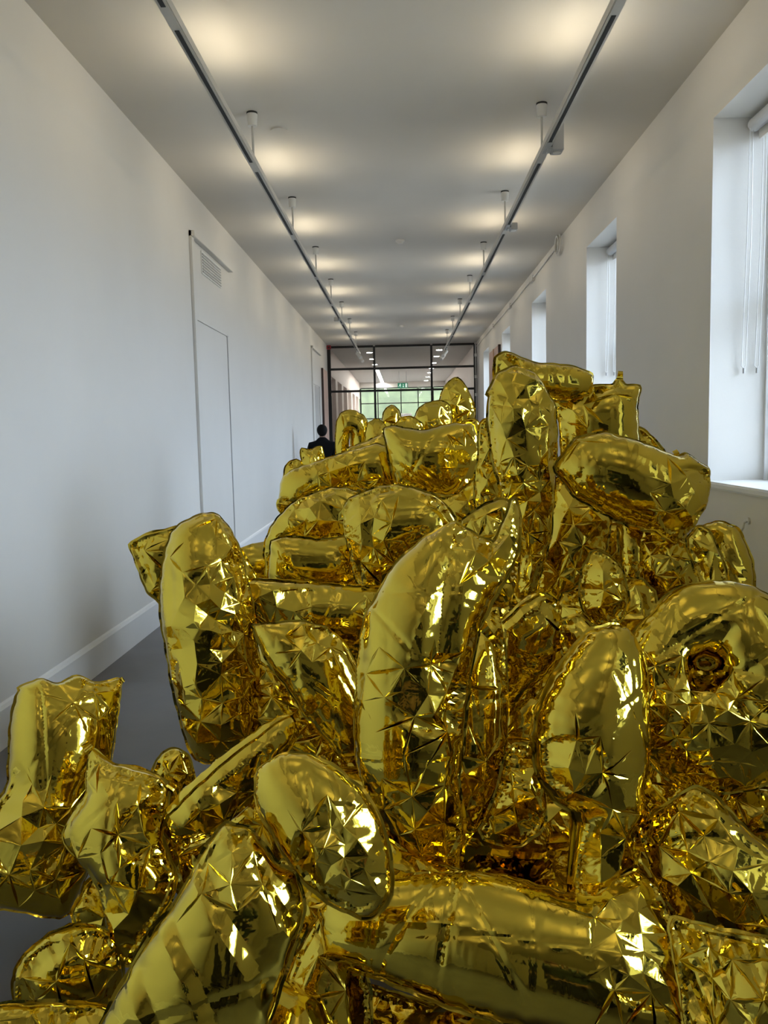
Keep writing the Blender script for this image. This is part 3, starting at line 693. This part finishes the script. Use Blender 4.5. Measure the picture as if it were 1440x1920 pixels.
traced('heavily creased gold balloon in the bottom right corner', [(1252,1716),(1320,1732),(1400,1755),(1530,1790),(1540,2010),(1300,2010),(1278,1850)], 1.66, yaw=-5, step=0.0062, crumple=0.55, pleat=(0.65, 0.05, 0.016), k=0.6)
traced('small dark creased gold balloon at right edge above the sloping tube', [(1345,1510),(1368,1470),(1440,1478),(1510,1490),(1510,1610),(1425,1592),(1370,1556)], 2.2, step=0.0076, crumple=0.8, k=0.7)
traced('crumpled gold balloon at bottom between the pleated balloon and the long tube', [(552,1800),(595,1725),(632,1700),(662,1750),(690,1830),(690,1990),(490,1990),(520,1890)], 1.9, pitch=-8, step=0.0066, crumple=1.0, k=0.7)
traced('dark crumpled gold balloon under the long bottom tube', [(640,1835),(760,1870),(900,1905),(1060,1950),(1180,1980),(1180,2080),(640,2080)], 1.95, pitch=-12, step=0.0076, crumple=0.8, k=0.7)
# --- left side
traced('upright gold block balloon with a flared foot at the far left', [(30,1295),(75,1272),(110,1284),(140,1268),(180,1284),(228,1272),(219,1340),(206,1430),(170,1500),(152,1560),(168,1628),(125,1722),(20,1706),(-120,1690),(-140,1560),(-30,1532),(15,1480),(22,1380)], 2.6, yaw=4, step=0.007, spots=[(60,1560,70,0.7),(140,1290,60,0.5)], k=0.72, q=0.13, full=0.66, tabs=[(216,1286,0.6,0.04)], crumple=0.22)
traced('small gold balloon with a pointed ear leaning on the left upright one', [(168,1402),(205,1432),(242,1440),(300,1456),(320,1482),(302,1560),(332,1640),(312,1700),(275,1760),(243,1812),(213,1790),(193,1680),(160,1622),(118,1572),(135,1530),(164,1490),(163,1440)], 2.3, yaw=-14, step=0.0066, crumple=0.45, spots=[(230,1720,60,0.7),(280,1560,50,0.6)], k=0.75, q=0.14, tabs=[(170,1408,2.2,0.04),(316,1482,0.8,0.05)])
traced('small crinkled gold balloon curled on the floor at lower left', [(30,1888),(26,1828),(52,1782),(100,1748),(165,1734),(218,1752),(228,1840),(205,1897)], 2.12, pitch=-25, step=0.0066, crumple=0.9, k=0.75)
traced('gold tube balloon end lying along the bottom left corner', [(-80,1892),(100,1885),(215,1884),(262,1925),(250,2050),(-80,2050)], 1.85, pitch=-10, step=0.0076, crumple=0.35, k=0.8, full=0.65)
traced('gold crinkled balloon on the floor below the eared balloon', [(130,1730),(165,1640),(200,1668),(225,1780),(245,1830),(230,1860),(190,1800)], 2.42, yaw=10, step=0.0076, crumple=0.8, k=0.7)
traced('gold balloon lump on the floor behind the eared balloon', [(196,1445),(245,1434),(292,1450),(325,1475),(345,1560),(330,1640),(260,1600),(210,1520)], 2.62, step=0.01, crumple=0.7, k=0.8)
traced('small gold balloon lump on the floor beneath the tall curved balloon', [(280,1455),(298,1416),(330,1400),(358,1420),(366,1475),(335,1510),(288,1490)], 2.95, step=0.01, crumple=0.5, k=0.85)
traced('slanting gold tube balloon between the curved balloon and the round crumpled end', [(310,1522),(345,1480),(440,1402),(535,1336),(562,1365),(550,1402),(500,1442),(472,1482),(445,1545),(402,1582),(350,1592),(316,1570)], 2.4, pitch=-6, step=0.0066, crumple=0.35, spots=[(390,1540,60,0.7)], roll=(45,(330,1550),(545,1360)), k=0.95, full=0.65, tabs=[(348,1560,3.6,0.05)])
traced('tall gold curved balloon standing on end at the left of the heap', [(376,965),(402,965),(426,990),(446,1040),(463,1110),(479,1220),(482,1330),(470,1392),(430,1428),(372,1434),(350,1395),(330,1310),(312,1210),(304,1120),(309,1040),(330,990)], 2.9, yaw=18, step=0.007, crumple=0.45, spots=[(370,1200,110,0.75),(390,1380,60,0.5)], k=1.0, full=0.75, roll=(15,(390,970),(410,1425)))
traced('gold flap-shaped balloon poking out behind the tall curved balloon', [(244,1018),(272,1000),(320,992),(362,985),(345,1060),(302,1134),(275,1110),(256,1060)], 3.15, yaw=-12, step=0.01, crumple=0.7, k=0.55, q=0.07)
traced('sliver of gold balloon showing right of the tall curved balloon top', [(420,1000),(445,1020),(482,1086),(500,1130),(430,1140)], 3.3, step=0.011, crumple=0.4, k=0.7)
traced('horizontal gold tube balloon right of the tall curved balloon', [(452,1100),(470,1086),(600,1094),(740,1098),(745,1240),(620,1225),(560,1195),(468,1196),(450,1150)], 3.1, step=0.0076, crumple=0.4, spots=[(530,1120,50,0.4)], k=1.0, full=0.6, q=0.06, roll=(20,(452,1145),(745,1165)))
traced('gold wedge balloon tapering downward in front of horizontal tube', [(471,1175),(515,1172),(560,1167),(612,1178),(642,1205),(662,1240),(690,1300),(700,1420),(640,1420),(580,1350),(512,1256)], 2.72, yaw=5, step=0.007, k=0.55, q=0.05, full=0.6, spots=[(590,1192,45,0.8)], crumple=0.12)
traced('dark crumpled gold balloon below the wedge balloon', [(465,1230),(520,1270),(590,1350),(660,1400),(690,1480),(640,1500),(560,1440),(480,1390),(462,1310)], 2.85, step=0.01, crumple=0.9, k=0.7)
# --- behind the centre
traced('gold arched balloon rising behind the box-shaped one at left centre', [(498,1095),(496,1025),(514,980),(555,938),(610,915),(662,917),(700,945),(700,1020),(640,1015),(545,1012),(520,1030),(516,1095)], 3.75, step=0.01, crumple=0.4, k=0.8, spots=[(590,950,60,0.4)])
traced('gold box-shaped balloon sitting under the arched one', [(508,1016),(530,1007),(600,1012),(660,1003),(690,1050),(690,1110),(600,1112),(503,1108)], 3.5, pitch=-6, step=0.0095, crumple=0.35, k=0.7, q=0.07, full=0.62)
traced('gold creased balloon hooking down between the arch and the horned balloon', [(644,940),(700,914),(762,912),(822,930),(862,978),(850,1020),(800,1040),(760,1070),(720,1100),(690,1108),(670,1090),(658,1040),(647,1000)], 3.35, yaw=-6, step=0.0076, crumple=0.55, k=0.7, spots=[(680,1000,60,0.6)])
traced('creased gold balloon end behind the horn of the central balloon', [(862,985),(900,955),(945,936),(968,965),(955,1040),(900,1050),(870,1020)], 2.6, step=0.0076, crumple=0.9, k=0.6)
traced('plump gold pillow balloon in the middle distance with one crinkled side', [(721,803),(735,800),(800,808),(850,794),(886,796),(897,850),(892,900),(872,937),(840,950),(800,938),(742,908),(728,860)], 4.1, yaw=6, step=0.010, q=0.07, full=0.55, k=0.7, crumple=0.12, spots=[(872,860,36,1.2)])
traced('long gold tube balloon sloping left of the pillow balloon', [(522,955),(526,896),(560,878),(640,850),(722,830),(745,870),(750,925),(705,930),(660,908),(605,928),(548,965)], 4.25, yaw=-8, step=0.011, k=0.85, spots=[(650,900,45,0.5)], full=0.65, crumple=0.2)
traced('tiny gold knot of balloon at left end of the sloping tube', [(518,940),(530,928),(560,935),(570,955),(545,975),(522,962)], 4.2, crumple=0.7, k=0.7, seam=False, step=0.008)
traced('dark gold balloon wedged below the pillow balloon', [(800,925),(850,935),(900,890),(940,900),(950,980),(900,1010),(840,1000)], 3.95, step=0.012, crumple=0.8, k=0.7)
traced('crinkled gold column balloon between the pillow and the tall balloon', [(890,930),(900,800),(910,785),(922,790),(935,880),(950,960),(905,985)], 3.75, step=0.011, crumple=0.8, k=0.7)
traced('crinkled gold balloon showing right behind the pillow balloon', [(846,800),(880,784),(897,790),(905,830),(910,960),(850,960)], 4.6, step=0.012, crumple=0.8, k=0.7)
# --- far top of the heap
traced('small gold dome-shaped balloon at the peak of the distant heap', [(822,770),(830,732),(847,710),(861,707),(876,725),(887,752),(890,785),(885,880),(840,880)], 5.9, step=0.013, crumple=0.4, k=0.8, spots=[(875,755,15,0.8)])
traced('small plump gold balloon beside the distant dome balloon', [(774,798),(782,770),(800,755),(830,751),(847,765),(850,800),(845,890),(785,890)], 5.6, step=0.013, crumple=0.5, k=0.85)
traced('low crinkled gold balloon left of distant plump balloon', [(736,806),(750,785),(775,781),(797,797),(800,890),(745,890)], 5.4, step=0.014, crumple=0.7, k=0.7)
traced('small gold curved balloon end in the distance above the pillow', [(714,800),(721,768),(737,759),(749,774),(752,805),(752,900),(712,900)], 6.5, step=0.014, crumple=0.4, k=0.85)
traced('small gold tube balloon between the distant curved end and the arch', [(680,835),(688,796),(708,784),(724,795),(728,825),(725,920),(680,920)], 6.2, step=0.014, crumple=0.4, k=0.85)
traced('small gold two-legged arch balloon in the distance near the person', [(631,900),(629,795),(642,771),(663,767),(685,782),(694,812),(700,930),(668,930),(660,846),(657,802),(652,846),(652,920),(632,920)], 6.4, step=0.013, crumple=0.35, k=0.75)
traced('flat gold tube balloon in the distance below the small arch', [(640,848),(700,822),(735,800),(752,802),(760,920),(660,940)], 5.2, step=0.013, crumple=0.3, k=0.7)
traced('tiny square gold balloon in front of the person', [(565,840),(580,846),(602,837),(608,862),(605,950),(570,950)], 5.6, step=0.013, crumple=0.5, k=0.7, q=0.06)
traced('tiny rounded gold balloon at far left of the distant heap', [(531,905),(538,868),(560,861),(572,884),(580,960),(535,960)], 5.1, step=0.013, crumple=0.5, k=0.8)
# --- right rear group
traced('tall gold column balloon with a peaked top right of centre', [(915,745),(930,702),(965,687),(1005,704),(1038,760),(1041,850),(1036,950),(1022,1050),(1000,1130),(968,1120),(975,1040),(962,990),(940,930),(924,870),(916,800)], 3.15, yaw=5, step=0.0076, k=0.75, spots=[(980,750,60,0.7),(1000,900,60,0.6)], crumple=0.45, full=0.6, q=0.1, fs=0.042)
traced('gold tube balloon capping the tall column and pointing right', [(929,672),(945,660),(1000,680),(1080,688),(1110,702),(1108,738),(1060,750),(1000,748),(945,760),(926,730)], 3.45, yaw=14, step=0.010, crumple=0.25, spots=[(940,700,30,0.6)], q=0.07, full=0.6, k=0.85)
traced('gold box-like balloon with a crimped top right of the tall column', [(1038,742),(1090,725),(1148,723),(1160,709),(1172,722),(1201,724),(1193,760),(1196,850),(1180,890),(1060,880),(1050,800)], 3.5, step=0.010, crumple=0.35, k=0.7, q=0.07, spots=[(1080,740,40,0.6)], full=0.6, tabs=[(1162,716,1.5,0.045)])
traced('gold cylinder balloon jutting right with a torn-looking crumpled end', [(1038,880),(1076,820),(1130,809),(1200,830),(1266,856),(1285,850),(1328,880),(1322,950),(1302,985),(1262,1022),(1230,1002),(1150,970),(1080,932)], 2.98, yaw=12, step=0.0076, spots=[(1280,940,55,1.1)], full=0.6, q=0.06, k=0.95, tabs=[(1276,868,2.0,0.05)], crumple=0.2)
traced('dark upright gold balloon beneath the jutting cylinder', [(1040,885),(1085,925),(1145,962),(1136,1040),(1100,1130),(1070,1175),(1008,1130),(1012,1030),(1032,960)], 3.25, step=0.010, crumple=0.45, k=0.8)
traced('small crumpled gold balloon hanging below the jutting cylinder', [(1086,1085),(1115,1022),(1168,1058),(1176,1120),(1164,1165),(1122,1175),(1090,1140)], 2.8, step=0.0076, crumple=0.9, k=0.75)
traced('thin upright gold tube balloon under the end of the jutting cylinder', [(1160,975),(1195,982),(1210,1010),(1216,1115),(1200,1150),(1172,1140),(1166,1050)], 3.05, step=0.010, crumple=0.3, k=0.8)
traced('dark crumpled gold balloon in the hollow above the ring balloon', [(1200,985),(1262,1005),(1305,1020),(1325,1095),(1300,1130),(1220,1130),(1205,1080)], 3.0, step=0.010, crumple=0.9, k=0.7)
traced('slim slanting gold tube balloon above the ring balloon', [(1285,1010),(1310,983),(1332,998),(1366,1090),(1350,1125),(1310,1100)], 2.8, step=0.010, crumple=0.3, k=0.85)
traced('rounded gold balloon shoulder against the right wall below the sill', [(1316,990),(1350,979),(1387,994),(1409,1040),(1412,1105),(1440,1180),(1400,1220),(1340,1150)], 3.05, yaw=-10, step=0.010, crumple=0.2, k=0.85)
traced('narrow gold balloon edge behind the box-like balloon by the wall', [(1180,795),(1215,813),(1250,852),(1270,960),(1180,990)], 3.7, step=0.012, crumple=0.5, k=0.7)
traced('gold tube balloon end pointing up between the horned and pear balloons', [(925,1165),(975,1120),(1010,1104),(1032,1120),(1056,1170),(1067,1200),(1042,1242),(985,1295),(950,1350),(915,1330)], 2.78, yaw=-8, pitch=-8, step=0.0076, crumple=0.3, k=0.85, full=0.65, roll=(40,(930,1300),(1045,1140)))
traced('small gold balloon bulge right of the tube end behind the pear balloon', [(1045,1165),(1085,1149),(1112,1172),(1120,1220),(1080,1250),(1050,1220)], 2.7, step=0.010, crumple=0.5, k=0.8)
# --- hollows
traced('creased gold balloon low between the horned and pear balloons', [(890,1570),(925,1500),(955,1395),(1000,1395),(1020,1470),(1020,1550),(965,1590)], 2.4, step=0.0076, crumple=0.9, k=0.6)
traced('dark creased gold balloon in the pit above the long bottom tube', [(850,1600),(910,1560),(1010,1540),(1100,1560),(1120,1720),(1000,1740),(860,1720)], 2.75, step=0.010, crumple=0.8, k=0.6, pitch=10)
traced('dark gold balloon in the hollow between pear and ring balloons', [(1190,1330),(1260,1400),(1330,1440),(1440,1440),(1500,1560),(1360,1580),(1250,1560),(1190,1480)], 2.5, step=0.010, crumple=0.9, k=0.7)
traced('crumpled dark gold balloon showing through the centre of the ring balloon', [(1230,1190),(1320,1160),(1420,1190),(1440,1300),(1400,1400),(1280,1400),(1225,1300)], 2.6, step=0.010, crumple=1.0, k=0.6)
traced('black-shadowed gold balloon in the gap between the horned and pear balloons', [(930,1300),(1000,1260),(1040,1300),(1030,1450),(960,1480),(925,1400)], 2.85, step=0.010, crumple=0.8, k=0.6)
traced('gold balloon sliver in the gap left of the ring balloon', [(1040,1120),(1120,1090),(1225,1085),(1240,1200),(1210,1260),(1120,1290),(1050,1240)], 2.95, step=0.010, crumple=0.8, k=0.6)
traced('dark gold balloon behind the round crumpled tube end', [(700,1560),(760,1600),(860,1630),(910,1650),(900,1720),(780,1740),(700,1700)], 2.15, pitch=-8, step=0.009, crumple=0.8, k=0.6)
traced('shadowed gold balloon beneath the round crumpled tube end', [(520,1600),(600,1650),(690,1700),(680,1790),(600,1800),(540,1740)], 2.1, step=0.009, crumple=0.7, k=0.6)
traced('brown-shadowed gold balloon under the slanting tube', [(310,1560),(400,1560),(480,1500),(540,1560),(540,1660),(430,1700),(330,1690)], 2.45, step=0.009, crumple=0.8, k=0.6)
traced('dark gold balloon behind the thin upright tube', [(1110,960),(1200,970),(1250,1000),(1250,1110),(1150,1130),(1100,1060)], 3.4, step=0.011, crumple=0.6, k=0.6)

# --- body of the heap underneath: whole letter balloons lying on one another
def strokes(ch):
    s = 0.26
    if ch == 'I': return [[(-s/2,-.5),(s/2,-.5),(s/2,.5),(-s/2,.5)]]
    if ch == 'L': return [[(-.3,-.5),(.34,-.5),(.34,-.5+s),(-.3+s,-.5+s),(-.3+s,.5),(-.3,.5)]]
    if ch == 'T': return [[(-s/2,-.5),(s/2,-.5),(s/2,.5-s),(.38,.5-s),(.38,.5),(-.38,.5),(-.38,.5-s),(-s/2,.5-s)]]
    if ch == 'V': return [[(-.12,-.5),(.12,-.5),(.42,.5),(.16,.5),(0,-.12),(-.16,.5),(-.42,.5)]]
    if ch == 'H': return [[(-.38,-.5),(-.38+s,-.5),(-.38+s,-s/2),(.38-s,-s/2),(.38-s,-.5),(.38,-.5),(.38,.5),(.38-s,.5),(.38-s,s/2),(-.38+s,s/2),(-.38+s,.5),(-.38,.5)]]
    o = [(0.40*math.cos(a), 0.5*math.sin(a)) for a in [2*math.pi*i/20 for i in range(20)]]
    i = [(0.16*math.cos(a), 0.24*math.sin(a)) for a in [2*math.pi*i/14 for i in range(14)]]
    return [o, i]
def letter_mesh(ch, loc, rot, label):
    R = np.array(Matrix.Rotation(rot[2], 3, 'Z') @ Matrix.Rotation(rot[1], 3, 'Y') @ Matrix.Rotation(rot[0], 3, 'X'))
    L = [np.array(l)*0.80 for l in strokes(ch)]
    return make_balloon(label, L, R.T, loc, step=0.022, k=0.75, crumple=0.5, seam=False)
rng = random.Random(5)
lay = [(0.3,1.9,.14),(0.95,2.0,.14),(-0.35,2.1,.14),(0.5,2.35,.14),(1.25,2.4,.14),(-0.45,2.85,.14),(0.35,3.0,.14),(1.2,3.1,.14),(-0.5,3.6,.14),(0.4,3.75,.14),(1.25,3.9,.14),(-0.75,4.5,.14),(0.2,4.6,.14),(1.0,4.9,.14),(-0.7,5.4,.14),(0.3,5.6,.14),(-0.4,6.3,.14),(0.6,6.5,.14),
       (0.1,2.75,.36),(1.0,2.9,.36),(0.0,3.4,.40),(0.9,3.5,.40),(-0.3,4.2,.40),(0.6,4.4,.40),(-0.4,5.1,.40),(0.5,5.3,.40),(0.0,6.0,.40),
       (0.7,3.1,.66),(0.2,3.9,.66),(0.7,3.9,.66),(-0.3,4.7,.66),(0.4,4.9,.66),(-0.3,5.7,.66),(0.3,6.1,.66),(0.3,4.35,.92),(0.2,5.0,.92),(-0.1,5.8,.92),(0.2,5.5,1.18),(-0.2,6.2,1.1),(-0.6,6.3,.66),(-0.5,6.4,.9),(-0.75,5.5,.66),(-0.7,5.5,.9),(0.9,3.6,.92),(-0.4,3.5,.40),(-0.4,3.6,.66),(-0.5,4.25,.66),(-0.6,4.3,.9),(.35,4.6,1.15),(0.45,2.6,.30),(0.7,2.45,.2),(0.85,3.7,1.1)]
for n, (x, y, z) in enumerate(lay):
    letter_mesh('ITLOHVL'[n % 7], (x, y, z), (rng.uniform(-.25, .25), rng.uniform(-.25, .25), rng.uniform(0, 6.28)), 'gold letter balloon buried inside the heap')

# ------------------------------------------------------------------ people
def skin_obj(name, pts, edges, m, parent, root=0, sub=2):
    bm = bmesh.new(); lay_ = bm.verts.layers.skin.verify(); vs = []
    for i, (p, r) in enumerate(pts):
        v = bm.verts.new(p); v[lay_].radius = r if isinstance(r, tuple) else (r, r); v[lay_].use_root = (i == root); vs.append(v)
    for a, b in edges: bm.edges.new((vs[a], vs[b]))
    o = mesh_obj(name, bm, m, parent)
    o.modifiers.new('skin', 'SKIN').use_smooth_shade = True
    s = o.modifiers.new('sub', 'SUBSURF'); s.levels = sub; s.render_levels = sub
    return o
def person(loc, rz, label, coat, arms, head_fwd=0.02):
    e = tag(empty('person', loc), label, 'person'); e.rotation_euler = (0, 0, rz)
    # body (facing -Y locally): one continuous figure
    (lw, le), (rw, re_) = arms
    pts = [((0,0,.95),(.15,.10)), ((0,-.0,1.15),(.14,.095)), ((0,.01,1.36),(.16,.10)), ((0,.01,1.47),(.07,.07)), ((0,-.0,1.55),.055), ((0,-.02,1.63),(.075,.09)), ((0,-.02,1.72),(.072,.085)),
           ((.17,.01,1.38),.045), (le,.04), (lw,.03), ((-.17,.01,1.38),.045), (re_,.045), (rw,.03),
           ((.09,0,.88),.085), ((.10,-.01,.48),.06), ((.10,.02,.09),.045), ((.10,-.14,.04),.035), ((-.09,0,.88),.085), ((-.10,-.01,.48),.06), ((-.10,.02,.09),.045), ((-.10,-.14,.04),.035)]
    ed = [(0,1),(1,2),(2,3),(3,4),(4,5),(5,6),(2,7),(7,8),(8,9),(2,10),(10,11),(11,12),(0,13),(13,14),(14,15),(15,16),(0,17),(17,18),(18,19),(19,20)]
    body = skin_obj('body', pts, ed, 'skin', e)
    jp = [((0,0,.86),(.19,.14)), ((0,.01,1.12),(.195,.145)), ((0,.02,1.34),(.23,.155)), ((0,.015,1.49),(.12,.11)), ((0,.01,1.57),(.088,.088)), ((.21,.01,1.38),.11), (le,.085), (lw,.055), ((-.21,.01,1.38),.11), (re_,.07), (rw,.052)]
    skin_obj('jacket', jp, [(0,1),(1,2),(2,3),(3,4),(2,5),(5,6),(6,7),(2,8),(8,9),(9,10)], coat, e)
    tp = [((0,0,.93),(.16,.115)), ((.095,0,.82),.10), ((.10,-.01,.48),.078), ((.10,.02,.08),.06), ((-.095,0,.82),.10), ((-.10,-.01,.48),.078), ((-.10,.02,.08),.06)]
    skin_obj('trousers', tp, [(0,1),(1,2),(2,3),(0,4),(4,5),(5,6)], 'trousers', e)
    for s in (-1, 1):
        bm = bmesh.new(); bmesh.ops.create_uvsphere(bm, u_segments=14, v_segments=8, radius=1.0)
        for v in bm.verts: v.co = Vector((s*.10+v.co.x*.048, -.06+v.co.y*.14, max(0.0, .045+v.co.z*.05)))
        mesh_obj('shoe', bm, 'shoe', e, smooth=True)
    # hands with fingers
    for (w, el, s) in ((lw, le, 1), (rw, re_, -1)):
        w = Vector(w); d = (w-Vector(el)).normalized(); sd = d.orthogonal().normalized(); hp = [(w, .028), (w+d*.05, (.042,.02)), (w+d*.09, (.042,.018))]; he = [(0,1),(1,2)]
        for q in range(4):
            b = w+d*.095+sd*(q-1.5)*.021; hp += [(b, .010), (b+d*.038+Vector((0,0,-.008)), .009), (b+d*(.062+.008*(q in (1,2)))+Vector((0,0,-.022)), .008)]
            i0 = len(hp)-3; he += [(2,i0),(i0,i0+1),(i0+1,i0+2)]
        b = w+d*.035-sd*.045; hp += [(b, .012), (b+d*.035-sd*.018, .010)]; he += [(1,len(hp)-2),(len(hp)-2,len(hp)-1)]
        skin_obj('hand', hp, he, 'skin', e, sub=1)
    # face and hair
    bm = bmesh.new(); bmesh.ops.create_uvsphere(bm, u_segments=20, v_segments=14, radius=1.0)
    for v in bm.verts: v.co = Vector((v.co.x*.103, .005+v.co.y*.115+(.02 if v.co.y > 0 else 0), 1.70+v.co.z*(.108 if v.co.z > 0 else .13))) 
    bmesh.ops.delete(bm, geom=[v for v in bm.verts if v.co.y < -.055 and v.co.z < 1.74], context='VERTS')
    mesh_obj('hair', bm, 'hair', e, smooth=True)
    bm = bmesh.new(); acyl(bm, (0,-.105,1.69), (0,-.132,1.655), .010, 10, .016); mesh_obj('nose', bm, 'skin', body, smooth=True)
    for s in (-1, 1):
        bm = bmesh.new(); bmesh.ops.create_uvsphere(bm, u_segments=10, v_segments=8, radius=.012); mesh_obj('eye', bm, 'hair', body, (s*.032,-.10,1.695), True)
        bm = bmesh.new(); bmesh.ops.create_uvsphere(bm, u_segments=10, v_segments=8, radius=1)
        for v in bm.verts: v.co = Vector((v.co.x*.012, v.co.y*.02, v.co.z*.032))
        mesh_obj('ear', bm, 'skin', body, (s*.085,-.005,1.675), True)
    bm = bmesh.new(); bmesh.ops.create_uvsphere(bm, u_segments=10, v_segments=6, radius=1)
    for v in bm.verts: v.co = Vector((v.co.x*.025, v.co.y*.008, v.co.z*.007))
    mesh_obj('mouth', bm, 'red', body, (0,-.102,1.625), True)
    return e
person((-1.59, 16.0, 0), math.pi, 'person in a black jacket seen from behind beside the far left wall', 'jacket', (((.20,-.18,.98),(.27,.02,1.14)), ((-.20,-.18,.98),(-.27,.02,1.14))))
person((0.10, -0.42, -0.02), math.pi, 'person in dark green coat taking the picture, seen only mirrored in the foil', 'coat', (((.10,-.33,1.50),(.28,-.12,1.20)), ((-.10,-.33,1.50),(-.28,-.12,1.20))))
